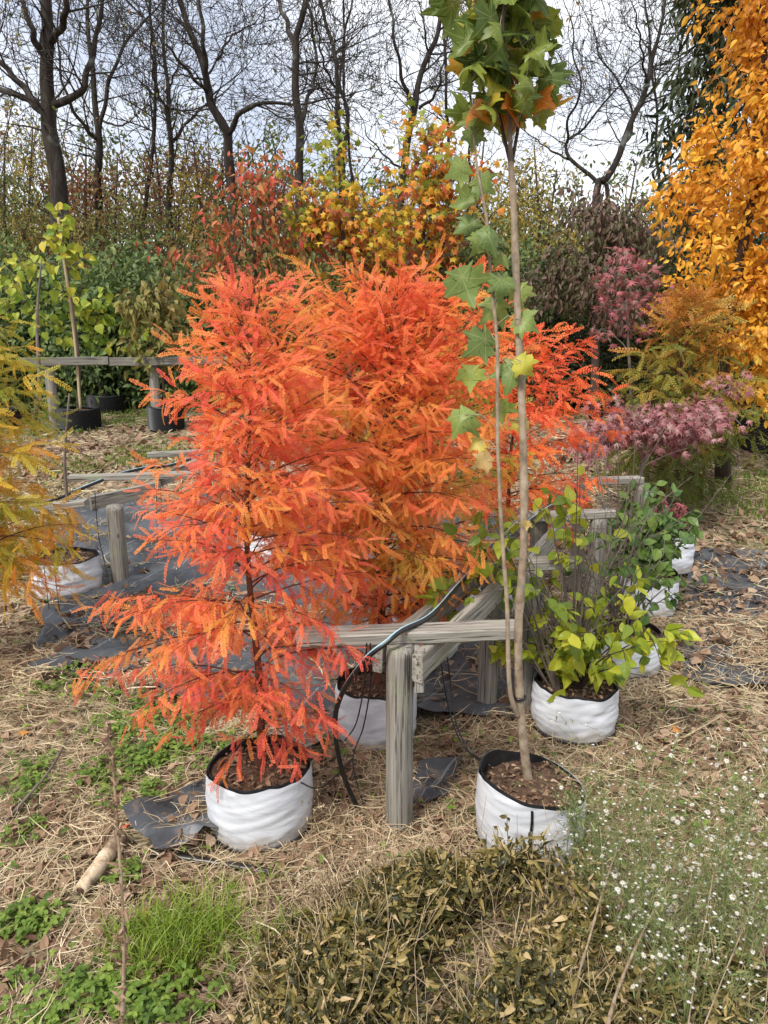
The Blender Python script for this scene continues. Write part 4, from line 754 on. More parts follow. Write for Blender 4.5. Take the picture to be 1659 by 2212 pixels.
def cypress(label, base, H, prof, nb, fl, lm, tpl, bm='bark_red', r0=.016, dens=1., tint=(.45, .25), tintz=0., cat='cypress tree', lean=(0, 0), group=None, t0=.04, droop=.45, gap=0, sec=.055, fr=.026, wig=0):
    root = thing('cypress_tree', base, label, cat, group); b = np.array(base); K = 16; u = np.linspace(0, 1, K)
    tp = np.stack([b[0] + lean[0] * u + .012 * np.sin(u * 9), b[1] + lean[1] * u + .012 * np.cos(u * 7), b[2] + H * u], -1)
    mb = MB(); mb.tubes(tp, np.linspace(r0, .0025, K), 9)
    zz = [p_[0] for p_ in prof]; P1 = []; P1r = []; P2 = []; Fp = []; Fd = []; Ft = []
    for i in range(nb):
        u_ = t0 + (1 - t0) * ((i + random.random()) / nb) ** .95; az = i * 2.399 + random.uniform(-.4, .4); z = u_ * H
        Lr = np.interp(z, zz, [p_[2] for p_ in prof]); Ll = np.interp(z, zz, [p_[1] for p_ in prof]); cx = math.cos(az); mid = (Lr + Ll) / 2
        Ln = ((Lr if cx > 0 else Ll) * abs(cx) + mid * .7 * (1 - abs(cx))) * random.uniform(.78, 1.1)
        if Ln < .03 or (gap and z < gap and i % 3 == 1): continue
        p0 = np.array([np.interp(u_, u, tp[:, k]) for k in range(3)]); n = 9; el = math.radians(random.uniform(12, 34) + 34 * max(0, u_ - .25)); pts = [p0]; a = az
        for k in range(n - 1):
            el -= math.radians(random.uniform(3, 9)) * (1.05 - .85 * u_); a += random.uniform(-.1, .1); s_ = Ln / (n - 1) * 1.08
            pts.append(pts[-1] + s_ * np.array([math.cos(a) * math.cos(el), math.sin(a) * math.cos(el), math.sin(el)]))
        bt = random.gauss(0, .13); pts = np.array(pts); P1.append(pts); P1r.append(np.linspace(max(.0022, r0 * .3 * (1 - u_ * .6)), .0009, n))
        m = max(2, int(Ln / sec * dens)); sg = 1
        for j in range(m + 1):
            t = .12 + .88 * j / m; f = t * (n - 1); k = min(int(f), n - 2); q = pts[k] + (pts[k + 1] - pts[k]) * (f - k); d = pts[k + 1] - pts[k]; d = d / np.linalg.norm(d)
            sd_ = np.cross(d, [0, 0, 1.]); sd_ = sd_ / (np.linalg.norm(sd_) + 1e-9); sg = -sg
            l2 = (.06 + .32 * Ln * (1 - t) ** .8) * random.uniform(.6, 1.1) if j < m else .05
            dd = d * .75 + sd_ * sg * random.uniform(.5, .9) + np.array([0, 0, random.uniform(-.45, .35)]); dd = dd / np.linalg.norm(dd)
            if j == m: dd = d
            e4 = []; pp = q
            for k4 in range(4): e4.append(pp); dd = dd + np.array([random.uniform(-.12, .12), random.uniform(-.12, .12), -.16 + .17 * u_]); dd = dd / np.linalg.norm(dd); pp = pp + dd * l2 / 3
            P2.append(e4); e4 = np.array(e4); nf = max(3, int(l2 / fr)); s3 = 1
            for kf in range(nf):
                tt = (kf + .6) / nf * 2.999; k3 = int(tt); fp = e4[k3] + (e4[k3 + 1] - e4[k3]) * (tt - k3); s3 = -s3; sd3 = np.cross(dd, [0, 0, 1.])
                Fp.append(fp); Fd.append(dd * .75 + sd3 * s3 * .55 + np.array([0, 0, -droop * (1.35 - 1.5 * u_)])); Ft.append(bt)
            Fp.append(e4[-1]); Fd.append(dd + np.array([0, 0, -droop * .6 * (1.2 - 1.5 * u_)])); Ft.append(bt + .08)
    mb.tubes(np.array(P1), np.array(P1r), 4); mb.tubes(np.array(P2), np.tile(np.linspace(.0011, .0006, 4), (len(P2), 1)), 3); mb.build('trunk', M[bm], root, True)
    Fp = np.array(Fp); Fd = np.array(Fd); n = len(Fp); Fd = unit(Fd) + rnd(n, .46); nr = rnd(n, .55) + [0, -.35, .8]
    tn = np.array(Ft) + RNG.normal(tint[0], tint[1] * .55, n) + .9 * (fb(Fp[:, 0] * 6, Fp[:, 2] * 6 + Fp[:, 1] * 3) - .5) + tintz * ((Fp[:, 2] - b[2]) / H - .5)
    mb = MB(); put(mb, tpl, Fp, Fd, nr, RNG.uniform(.5, 1.2, n) * fl, np.clip(tn, 0, 1)); mb.build('crown', lm, root)
    return root, n
c = lambda v, z: (v.x, v.y, z)
# front flame cypress: profile rows are (height above base, reach to the left, reach to the right)
_, nf1 = cypress('flame orange cypress in the front white grow bag, drooping feathery boughs', c(c1, s1 - .01), 1.56, [(0, .1, .05), (.1, .3, .12), (.2, .26, .2), (.27, .33, .32), (.36, .45, .32), (.44, .38, .30), (.5, .5, .3), (.57, .55, .3), (.64, .36, .34), (.82, .31, .36), (.92, .33, .36), (.98, .34, .36), (1.02, .16, .36), (1.14, .13, .34), (1.2, .32, .3), (1.27, .22, .26), (1.38, .14, .22), (1.5, .08, .14), (1.6, .04, .05)], 128, .070, M['cy_front'], frond_hi, 'bark_red', .015, 1.0, (.36, .34), .3, lean=(.01, .0), t0=.08, sec=.036, fr=.0125, gap=.75, droop=.6)
_, nf2 = cypress('orange cypress standing behind the front post, broad upright crown', c(c3, s3 - .01), 1.60, [(0, 0, 0), (.22, .05, .05), (.35, .2, .3), (.6, .45, .42), (.9, .62, .52), (1.15, .6, .52), (1.32, .5, .48), (1.45, .36, .4), (1.6, .12, .16)], 130, .076, M['cy_rear'], frond_hi, 'bark_red', .02, 1.0, (.42, .3), -.2, lean=(.06, .05), t0=.16, sec=.038, fr=.013)
cypress('olive and rust cypress in the middle bag behind the orange ones', c(c8, s8 - .01), 1.35, [(0, 0, 0), (.2, .2, .3), (.5, .42, .5), (.9, .4, .42), (1.35, .06, .06)], 55, .09, M['cy_olive'], frond_lo, 'bark_red', .018, 1., (.28, .3), .3, t0=.2, fr=.018)
cypress('scarlet cypress right of the maple stem, behind the slanting rails', c(c9, s9 - .01), 1.45, [(0, 0, 0), (.3, .2, .4), (.6, .3, .55), (.9, .35, .58), (1.2, .3, .42), (1.45, .06, .08)], 60, .10, M['cy_third'], frond_lo, 'bark_red', .018, 1., (.5, .3), .0, lean=(.08, 0), t0=.22, fr=.02)
bl = g3(P(-50, 1300, 3.6).x, 3.6); cypress('olive and amber cypress reaching in from the left edge', bl, 1.92, [(0, .2, .2), (.35, .4, .42), (.7, .5, .58), (1.0, .5, .52), (1.3, .4, .45), (1.55, .3, .32), (1.8, .05, .05)], 84, .12, M['cy_olive'], frond_hi, 'bark_red', .02, 1., (.48, .3), -.6, t0=.22, fr=.02)
br = g3(P(1425, 1085, 6.3).x, 6.3); cypress('olive green cypress with rusty top in front of the golden tree', br, 1.75, [(0, .2, .2), (.2, .45, .55), (.5, .55, .75), (.9, .5, .7), (1.3, .35, .5), (1.75, .05, .05)], 80, .16, M['cy_right'], frond_lo, 'bark_red', .03, .8, (.3, .25), 1.5, t0=.12, lean=(.12, 0), sec=.07, fr=.03)
# maple sapling
def maple():
    Y = c2.y + .03; root = thing('maple_sapling', c(c2, s2 - .01), 'tall green leaved maple sapling with pale twin stems in the seamed bag', 'maple tree')
    tr = smooth_path([P(1148, 1718, Y), P(1136, 1650, Y), P(1122, 1500, Y), P(1120, 1350, Y), P(1132, 1150, Y), P(1128, 900, Y), P(1115, 600, Y), P(1109, 440, Y), P(1103, 350, Y)], 50)
    mb = MB(); r = np.linspace(.0165, .0085, 50); r[:4] *= [1.35, 1.2, 1.1, 1.03]
    for k in (13, 20, 27, 33, 38, 44): r[k] *= 1.18
    mb.tubes(tr, r, 12); mb.build('trunk', M['bark_pale'], root, True)
    limbs = [([P(1103, 355, Y), P(1085, 280, Y + .02), P(1068, 210, Y + .03), P(1040, 110, Y + .05), P(1020, -60, Y + .07)], .006), ([P(1103, 350, Y), P(1100, 250, Y), P(1085, 120, Y - .03), P(1088, -20, Y - .03), P(1090, -160, Y)], .007), ([P(1106, 350, Y), P(1118, 280, Y + .03), P(1124, 200, Y + .03), P(1138, 90, Y + .05), P(1150, -80, Y + .03)], .0055)]
    s2p = smooth_path([P(1118, 1545, Y - .01), P(1103, 1500, Y - .03), P(1098, 1430, Y - .03), P(1095, 1300, Y - .03), P(1084, 1150, Y - .02), P(1075, 950, Y - .02), P(1074, 750, Y - .01), P(1060, 600, Y), P(1052, 480, Y), P(1032, 370, Y), P(1022, 290, Y)], 44)
    for k, (pts, r_) in enumerate(limbs): mb = MB(); mb.tubes(smooth_path(pts, 20), np.linspace(r_, .003, 20), 8); mb.build('limb', M['twig_dark'] if k != 1 else M['twig'], root, True)
    mb_s2 = MB(); mb_s2.tubes(s2p, np.linspace(.0085, .003, 44), 9)
    twig = [[P(1075, 1150, Y), P(1082, 1050, Y + .03), P(1092, 900, Y + .04)]]
    # crown: big lobed leaves near the limbs
    n = 130; lp = np.concatenate([smooth_path(p_, 20) for p_, _ in limbs]); n3 = n * 5; n = 150; i = RNG.integers(0, len(lp), n3); cand = lp[i] + rnd(n3, .066)
    vx, vy = viewpx(cand[:, 0], cand[:, 1], cand[:, 2]); ok = (vy < 250) & (vx > 930) & (vx < 1185) & (RNG.random(n3) < .45 + .55 * (vy < 150)); cand = cand[ok][:n]; base = lp[i][ok][:n]; n = len(cand)
    d = unit(cand - base) * .6 + rnd(n, .35); d[:, 2] -= .75; nr = rnd(n, .75) + [0, -.8, .35]
    mb = MB(); tn = np.clip(RNG.normal(.34, .18, n) + .4 * (RNG.random(n) < .12) + .25 * (viewpx(cand[:, 0], cand[:, 1], cand[:, 2])[1] > 190), 0, 1); put(mb, maple_t, cand, d, nr, RNG.uniform(.046, .1, n), tn); mb.build('crown', M['maple'], root, True)
    mb = mb_s2; u = np.linspace(0, 1, 4)[None, :, None]; mb.tubes(base[:, None] * (1 - u) + cand[:, None] * u, np.full((n, 4), .0011), 4)
    low = [(1008, 625, 62, .25, 20), (1085, 622, 44, .2, 5), (1062, 672, 50, .4, -40), (1122, 640, 45, .45, 10), (1140, 700, 50, .35, 60), (1030, 748, 62, .15, -50), (1105, 815, 55, .25, -15), (1135, 795, 40, .7, 35), (1015, 820, 50, .5, 0), (1080, 890, 46, .45, 10), (992, 915, 52, .35, -25), (1028, 962, 34, .85, -60), (1128, 925, 36, .85, 0), (1040, 1000, 42, 1, -50), (1138, 1135, 20, .95, 0),
           (985, 372, 42, .35, -60), (1048, 402, 36, .3, 50), (1000, 440, 44, .3, -70), (1008, 488, 50, .15, -60), (1060, 520, 46, .15, 25), (1022, 300, 34, .15, 0), (1035, 530, 40, .35, -30), (1090, 560, 34, .3, 30)]
    LP = []; LD = []; LN = []; LS = []; LT = []; PB = []
    for px, py, s, t, a in low:
        ctr = P(px, py, Y + random.uniform(-.05, .04)); ar = math.radians(a); dv = Vector((math.sin(ar), random.uniform(-.25, .1), -math.cos(ar) * .9)); sz = s / F * 2.4 * random.uniform(.95, 1.3)
        b = ctr - dv * sz * .35; dist = np.linalg.norm(s2p - np.array(b), axis=1) + .6 * np.maximum(0, s2p[:, 2] - b.z); PB.append(s2p[int(np.argmin(dist))]); LP.append(list(b)); LD.append(list(dv)); LN.append([random.uniform(-.5, .5), -1, random.uniform(0, .6)]); LS.append(sz); LT.append(t)
    LP = np.array(LP); PB = np.array(PB); mid = (LP + PB) / 2 + [0, 0, .02]
    mb.tubes(np.stack([PB, mid, LP], 1), np.full((len(LP), 3), .0013), 4); mb.build('second_stem', M['bark_pale'], root, True)
    mb = MB(); put(mb, maple_t, LP, np.array(LD), np.array(LN), np.array(LS), np.array(LT)); mb.build('lower_leaves', M['maple_low'], root, True)
    mb = MB(); tz = tr[12]; ring = [(tz[0] + .019 * math.cos(a), tz[1] + .019 * math.sin(a), tz[2]) for a in np.linspace(0, 2 * PI, 17)]; mb.tubes(ring, np.full(17, .005), 6)
    t_ = [bars1[0][1] + Vector((-.01, 0, .01)), Vector(tz)]; mb.tubes(smooth_path(t_, 4), np.full(4, .004), 5); mb.build('black_tie', M['tube'], root, True)
maple()
# shrubs in the right hand bags
sb = lambda v, z: (v.x, v.y, z)
def shrub(label, cc, zs, H, R, n, nst, size, lm, tint, bm='twig_dark', off=(0, 0), tpl=ovate, group=None, bare=0, cat='shrub', low=.1):
    root = thing('shrub', (cc.x, cc.y, zs), label, cat, group); mb = MB(); ends = []; polys = []
    for k in range(nst):
        a = k * 2.4 + random.uniform(-.4, .4); r = R * random.uniform(.25, 1) ** .8; h = H * random.uniform(.45, 1) * (1 - .35 * (r / R) ** 2)
        b = np.array([cc.x + .02 * math.cos(a), cc.y + .02 * math.sin(a), zs - .01]); e_ = np.array([cc.x + off[0] + r * math.cos(a), cc.y + off[1] + r * math.sin(a), zs + h])
        m_ = b * .5 + e_ * .5 + np.array([-.12 * r * math.cos(a), -.12 * r * math.sin(a), .08 * h]); polys.append(smooth_path([b, m_, e_], 12))
    polys = np.array(polys); mb.tubes(polys, np.tile(np.linspace(.0055, .0016, 12), (nst, 1)), 6)
    sub = []; m = nst * 4; pi = RNG.integers(0, nst, m); ti = RNG.integers(3, 11, m); p0 = polys[pi, ti]; d = unit(polys[pi, ti + 1 - 1] - polys[pi, ti - 1]) * .6 + rnd(m, .5); d[:, 2] += .1; Ls = RNG.uniform(.08, .22, m)[:, None] * (H / .6)
    u = np.linspace(0, 1, 6)[None, :, None]; S = p0[:, None] + d[:, None] * Ls[:, None] * u + np.array([0, 0, -.04]) * u ** 2; mb.tubes(S, np.tile(np.linspace(.002, .001, 6), (m, 1)), 4)
    mb.build('stems', M[bm], root, True)
    allp = np.concatenate([polys[:, 3:].reshape(-1, 3), S[:, 1:].reshape(-1, 3), S[:, 1:].reshape(-1, 3)]); allp = allp[allp[:, 2] > zs + low]; pick = allp[RNG.integers(0, len(allp), n)]
    if bare: pick = pick[pick[:, 2] < zs + H * bare]; n = len(pick)
    d = rnd(n, .7); d[:, 2] -= .45; d[:, :2] += (pick[:, :2] - [cc.x, cc.y]) * 2; nr = rnd(n, .45) + [0, -.5, .8]
    tn = np.clip(RNG.normal(tint, .22, n) + .5 * (fb(pick[:, 0] * 5, pick[:, 2] * 5) - .5), 0, 1)
    mb = MB(); put(mb, tpl, pick, d, nr, RNG.uniform(.65, 1.2, n)[:, None] * size * np.array([[1.25, 1, 1]]), tn); mb.build('leaves', M[lm], root)
    return root
shrub('lime yellow shrub with pointed leaves in the creased white bag', c4, s4, .52, .39, 430, 17, .07, 'shrub_lime', .5, low=-.03)
shrub('dark green leafy shrub over the right hand bags', c6, s6, .55, .38, 480, 18, .08, 'shrub_green', .45, low=0)
shrub('thin green shrub in the wrinkled white bag, behind the lime one', c5, s5, .72, .3, 170, 10, .06, 'shrub_green', .6, 'twig')
shrub('tall arching green stems leaning left from the creased bag to behind the maple stem', c4 + Vector((-.09, -.02, 0)), s4, 1.0, .24, 105, 9, .074, 'shrub_lime', .26, 'twig', off=(-.36, -.06), low=.38)
shrub('upright yellow green stems rising above the lime shrub toward the second crossbar', c4 + Vector((.02, .08, 0)), s4, 1.05, .17, 60, 5, .07, 'shrub_lime', .4, 'twig', off=(-.02, .1), low=.55)
shrub('small dark red maple seedling in the furthest white bag', c7, s7, .3, .16, 160, 8, .05, 'crimson', .3, 'twig_dark', tpl=jap_t)
# bare twiggy shrubs between the rack and the purple maple
for k, (px, Yb, H, R, lb) in enumerate([(1330, 3.9, 1.15, .35, 'bare grey twiggy shrub in front of the purple maple'), (1245, 3.0, .95, .3, 'leafless thin branched shrub behind the maple stem')]):
    g = P(px, 1250, Yb); shrub(lb, g3(g.x, Yb), float(gz(g.x, Yb)) + .18, H, R, 26, 13, .03, 'shrub_lime', .5, 'twig', cat='bare shrub', bare=.5)
# grey sapling trunk in the wide left bag
stick('sapling_trunk', [c10 + Vector((-.03, 0, .2)), P(150, 1150, c10.y), P(140, 1000, c10.y), P(150, 850, c10.y)], .017, .006, 'bare grey sapling trunk standing in the wide white bag', 'sapling')
# redbuds at left
leafy('redbud_tree', 'yellow green redbud with heart leaves beside the bamboo stake', 'redbud tree', [c(b1, b1.z + .2), P(170, 770, b1.y), P(150, 620, b1.y), P(128, 500, b1.y), P(125, 440, b1.y)], .022, .006, [(P(60, 590, b1.y - .1), (.55, .4, .32)), (P(150, 530, b1.y), (.3, .3, .45)), (P(110, 700, b1.y), (.45, .3, .35)), (P(15, 650, b1.y - .1), (.3, .3, .3))], 46, heart, .085, 230, M['redbud'], M['twig'], droop=.8, spread=.05, nface=(0, -1, .2), tint=(.42, .2))
mb = MB(); bs = c(b1, b1.z + .2); mb.tubes(smooth_path([Vector(bs) + Vector((.04, -.03, 0)), P(160, 720, b1.y - .05), P(135, 540, b1.y - .05), P(126, 470, b1.y - .05)], 30), np.full(30, .015), 10, cap=True); tag(mb.build('bamboo_stake', M['cane'], smooth=True, origin=bs), 'tan bamboo stake tied to the redbud in the black mesh pot', 'stake')
leafy('redbud_tree', 'leaning redbud with paler leaves in the rear black mesh pot', 'redbud tree', [c(b2, b2.z + .2), P(215, 830, b2.y), P(218, 760, b2.y), P(220, 700, b2.y)], .03, .008, [(P(230, 690, b2.y), (.55, .4, .5)), (P(285, 740, b2.y), (.4, .3, .25))], 44, heart, .10, 260, M['redbud'], M['twig_dark'], droop=.7, spread=.07, nface=(0, -1, .3), tint=(.25, .2))
leafy('persimmon_tree', 'narrow yellow green young tree rising above the rear fence', 'young tree', [c(b3, b3.z + .2), P(350, 800, b3.y), P(340, 700, b3.y), P(330, 610, b3.y)], .02, .006, [(P(330, 660, b3.y), (.42, .35, .4)), (P(320, 740, b3.y), (.35, .3, .3))], 40, lance + ovate_lo, .10, 700, M['hedge_olive'], M['twig_dark'], droop=.8, spread=.07, tint=(.65, .2))
stick('bare_sapling', [G(72, 935), P(85, 830, 8.2), P(80, 700, 8.2), P(90, 560, 8.2)], .03, .008, 'thin grey sapling in front of the left fence post', 'sapling')
# golden tree and dark one
leafy('golden_tree', 'tall golden orange leaved tree filling the right edge', 'golden tree', [g3(P(1570, 960, 6.9).x, 6.9), P(1562, 760, 6.9), P(1600, 560, 6.9), P(1640, 300, 6.9), P(1650, 0, 6.9), P(1655, -300, 6.9)], .06, .02, [(P(1640, 830, 6.9), (.55, .6, .45)), (P(1620, 650, 6.9), (.85, .7, .55)), (P(1640, 430, 6.9), (.95, .75, .7)), (P(1680, 200, 6.9), (.85, .7, .8)), (P(1690, -20, 6.9), (.8, .7, .7)), (P(1510, 540, 6.6), (.28, .4, .2)), (P(1740, 600, 6.9), (.9, .8, 1.))], 380, ovate, .064, 16500, M['gold'], M['twig_dark'], droop=.55, spread=.075, tint=(.45, .2), tintz=-.5, tw=.004)
leafy('dark_tree', 'dark green tree standing behind the golden one', 'tree', [g3(P(1540, 700, 10).x, 10.5), P(1540, 300, 10.5), P(1560, 0, 10.5)], .12, .04, [(P(1530, 330, 10.3), (.75, .6, 1.2)), (P(1600, 120, 10.3), (.9, .7, 1.2)), (P(1560, 560, 10.3), (.9, .6, 1.)), (P(1610, -60, 10.3), (.9, .7, .8))], 120, lance, .13, 6500, M['dark_leaf'], M['bark'], droop=.8, spread=.16)
# japanese maples at the right
leafy('japanese_maple', 'spreading purple pink japanese maple behind the rack', 'japanese maple', [g3(P(1380, 1110, 5.6).x, 5.6), P(1385, 1020, 5.6), P(1400, 960, 5.6)], .02, .01, [(P(1330, 920, 5.6), (.32, .4, .15)), (P(1430, 930, 5.6), (.4, .45, .16)), (P(1530, 900, 5.6), (.28, .3, .16)), (P(1585, 830, 5.7), (.14, .2, .1)), (P(1290, 960, 5.5), (.2, .3, .12))], 110, jap_t, .052, 1650, M['purple'], M['twig'], droop=.3, spread=.045, tint=(.5, .25), up=.2)
leafy('japanese_maple', 'slender crimson japanese maple on a tall thin grey trunk', 'japanese maple', [g3(P(1368, 1000, 6.6).x, 6.6), P(1364, 880, 6.6), P(1357, 740, 6.6), P(1352, 620, 6.6), P(1348, 560, 6.6)], .018, .006, [(P(1355, 640, 6.6), (.22, .3, .42)), (P(1310, 700, 6.5), (.2, .2, .12)), (P(1420, 640, 6.6), (.2, .2, .2)), (P(1305, 605, 6.6), (.12, .15, .1)), (P(1410, 580, 6.6), (.18, .2, .1))], 50, jap_t, .055, 290, M['crimson'], M['twig'], droop=.4, spread=.05, nface=(0, -.9, .4), tint=(.5, .25))
# mid-ground coloured trees beyond the fence
YB = 9.6
leafy('dogwood_tree', 'dogwood with red and orange leaves behind the flame cypress', 'dogwood tree', [g3(P(560, 760, YB).x, YB), P(550, 600, YB), P(545, 400, YB)], .05, .015, [(P(530, 420, YB), (.42, .5, .5)), (P(600, 520, YB), (.8, .6, .6)), (P(470, 540, YB), (.7, .5, .45)), (P(500, 620, YB), (.7, .5, .4)), (P(620, 430, YB), (.4, .4, .3))], 110, ovate_lo, .088, 2000, M['dogwood'], M['twig_dark'], droop=.9, spread=.14, tint=(.42, .32), tintz=.25)
leafy('tulip_tree', 'yellow orange young tree in the centre above the cypress crowns', 'tulip tree', [g3(P(760, 760, YB).x, YB), P(740, 500, YB), P(730, 300, YB)], .04, .01, [(P(725, 350, YB), (.3, .3, .45)), (P(740, 460, YB), (.7, .5, .4)), (P(820, 520, YB), (.6, .5, .5)), (P(690, 480, YB), (.45, .4, .4))], 80, maple_lo, .095, 820, M['tulip'], M['twig_dark'], droop=.6, spread=.14, nface=(0, -1, .4), tint=(.35, .2), tintz=-.6)
leafy('red_oak_sapling', 'rust and amber leaved tree behind the thin second stem of the maple', 'tree', [g3(P(910, 760, YB + .6).x, YB + .6), P(915, 500, YB + .6), P(925, 280, YB + .6)], .04, .01, [(P(925, 300, YB + .6), (.45, .4, .5)), (P(930, 450, YB + .6), (.75, .5, .5)), (P(880, 560, YB + .6), (.9, .5, .5)), (P(970, 380, YB + .6), (.5, .4, .4))], 100, maple_lo, .10, 1150, M['tulip'], M['twig_dark'], droop=.6, spread=.15, nface=(0, -1, .4), tint=(.62, .28), tintz=-.5)
leafy('brown_leaved_tree', 'tree with drooping purple brown leaves at centre right', 'tree', [g3(P(1290, 800, YB).x, YB), P(1290, 600, YB), P(1300, 420, YB)], .06, .015, [(P(1300, 470, YB), (.55, .5, .5)), (P(1250, 570, YB), (.8, .6, .4)), (P(1370, 520, YB), (.6, .5, .35)), (P(1200, 620, YB), (.6, .5, .5)), (P(1340, 640, YB), (.9, .5, .4))], 150, ovate_lo + lance, .08, 4600, M['brown_leaf'], M['twig_dark'], droop=.95, spread=.10, tint=(.6, .25), tw=.006)
# hedge shrubs along the back
HS = [(20, 11.0, 640, 560, 'hedge', 'leftmost dense green shrub behind the olive cypress'), (110, 11.3, 650, 540, 'hedge', 'green shrub behind the redbud stake'), (215, 11.0, 640, 560, 'hedge', 'green shrub between the two redbuds'), (330, 11.2, 650, 550, 'hedge', 'green shrub behind the narrow young tree'), (440, 11.0, 660, 580, 'hedge', 'green shrub left of the dogwood'),
      (620, 11.4, 640, 560, 'hedge_olive', 'olive shrub hidden behind the flame cypress top'), (800, 11.2, 600, 520, 'hedge_olive', 'olive shrub below the yellow young tree'), (960, 11.3, 590, 500, 'hedge_olive', 'olive green shrub behind the maple stems'), (1080, 11.0, 620, 520, 'hedge', 'green shrub left of the brown leaved tree'), (1180, 10.9, 700, 590, 'dark_leaf', 'dark shrub under the brown leaved tree'), (1290, 10.7, 720, 620, 'dark_leaf', 'dark shrub behind the crimson maple'), (1410, 11, 640, 520, 'hedge_olive', 'olive shrub left of the golden tree'), (1540, 11.3, 640, 540, 'hedge', 'green shrub seen behind the golden tree'), (1660, 11.2, 700, 560, 'hedge', 'rightmost green shrub behind the golden tree')]
for k, (px, Y_, pyc, pyt, m_, lb) in enumerate(HS):
    ce = P(px, pyc, Y_); R_ = 1.0; hh = P(px, pyt, Y_).z - ce.z; b = g3(ce.x, Y_)
    leafy('hedge_shrub', lb, 'shrub', [b, (b.x, b.y, b.z + .5), (ce.x, Y_, ce.z)], .06, .02, [(ce, (R_, .8, hh + .15)), (P(px + 30, pyc + 90, Y_ - .2), (R_, .8, .6)), (P(px - 30, pyc + 180, Y_ - .1), (R_, .7, .5)), (P(px, pyc + 130, Y_ - .3), (R_, .7, .8))], 130, (ovate_lo if m_ != 'dark_leaf' else lance), .088, 9000, M[m_], M['twig_dark'], 'shrubs along the back fence', droop=.35, spread=.15, tw=.005)
# ------------------------------------------------------------------ bare trees
def grow(out, p, d, Ln, r, lev, rn, mx_):
    K = 6; pts = [p]; dd = list(d)
    for k in range(K - 1):
        for q in range(3): dd[q] += rn.gauss(0, .17)
        dd[2] += .05; l = math.sqrt(sum(a * a for a in dd)) or 1; dd = [a / l for a in dd]; p = tuple(p[q] + dd[q] * Ln / (K - 1) for q in range(3)); pts.append(p)
    rs = [max(.0040, r * (1 - .66 * k / (K - 1))) for k in range(K)]; out.append((pts, rs))
    if lev >= mx_: return
    nc = rn.choice((3, 4, 4, 5)) if lev < 2 else rn.choice((2, 3, 4))
    for c_ in range(nc):
        k = rn.randint(1, K - 1) if c_ else K - 1; a = rn.uniform(.45, 1.0) * rn.choice((-1, 1)); v = [rn.gauss(0, 1) for _ in range(3)]
        k0 = max(0, k - 1); ax = [pts[k][q] - pts[k0][q] for q in range(3)]; l = math.sqrt(sum(q * q for q in ax)) or 1; ax = [q / l for q in ax]
        dot = sum(v[q] * ax[q] for q in range(3)); v = [v[q] - dot * ax[q] for q in range(3)]; l = math.sqrt(sum(q * q for q in v)) or 1
        nd = [ax[q] * math.cos(a) + v[q] / l * math.sin(abs(a)) for q in range(3)]
        grow(out, pts[k], nd, Ln * rn.uniform(.5, .75), rs[k] * .68, lev + 1, rn, mx_)
def bare(label, Y, limbs, seed, dens=1., mx_=3, blen=1.5, leaves=None):
    rn = random.Random(seed); f0 = limbs[0][0][0]; gx = P(f0[0], f0[1], Y).x; root = thing('bare_tree', g3(gx, Y), label, 'bare tree', 'bare trees behind the nursery')
    big = MB(); out = []; wood = []
    for li, (pix, w0, w1) in enumerate(limbs):
        dy = 0 if li == 0 else rn.uniform(-.8, .8); pts = [P(a, b, Y + dy * min(1, k / 2)) for k, (a, b) in enumerate(pix)]
        if li == 0: pts = [g3(gx, Y, -.05)] + pts
        K = 26; p_ = smooth_path(pts, K); r = np.linspace(w0, w1, K) / F * Y * .39; p_[:, 0] += .02 * np.sin(np.arange(K) * .9 + seed); r = r * (1 + .07 * (RNG.random(K) - .5))
        big.tubes(p_, r, 14 if w0 > 15 else 9); seg = np.linalg.norm(p_[-1] - p_[0]); nsp = max(3, int(seg * 1.9 * dens)); wood.append((p_, r))
        for _ in range(nsp):
            k = rn.randint(int(K * (.45 if li == 0 else .12)), K - 1); dr = p_[min(k + 1, K - 1)] - p_[max(k - 1, 0)]; dr = dr / (np.linalg.norm(dr) + 1e-9); v = np.array([rn.gauss(0, 1), rn.gauss(0, .7), rn.gauss(.1, .6)]); v -= dr * (v @ dr); v /= np.linalg.norm(v)
            nd = dr * rn.uniform(.2, .8) + v * .9; nd /= np.linalg.norm(nd); grow(out, tuple(p_[k]), list(nd), blen * rn.uniform(.5, 1.1), min(r[k] * .45, .019), 1, rn, mx_)
        p = tuple(p_[-1]); dr = p_[-1] - p_[-2]; grow(out, p, list(dr / np.linalg.norm(dr)), blen, r[-1], 1, rn, mx_)
    big.build('trunk', M['bark'], root, True)
    mb = MB(); mb.tubes(np.array([o[0] for o in out]), np.array([o[1] for o in out]), 4); mb.build('branches', M['twig_bg'], root, True)
    if leaves:
        allp = np.array([o[0][-1] for o in out] + [o[0][3] for o in out]); n = leaves[0]; pos = allp[RNG.integers(0, len(allp), n)]; zc = leaves[3] if len(leaves) > 3 else 99; pos = pos[pos[:, 2] < zc]; n = len(pos)
        if n: d = rnd(n); d[:, 2] -= .8; mb = MB(); put(mb, ovate_lo, pos + rnd(n, .05), d, rnd(n, .5) + [0, -1, .3], RNG.uniform(.5, 1.2, n) * leaves[2], RNG.random(n)); mb.build('leaves', M[leaves[1]], root)
    return len(out)
nb_ = 0
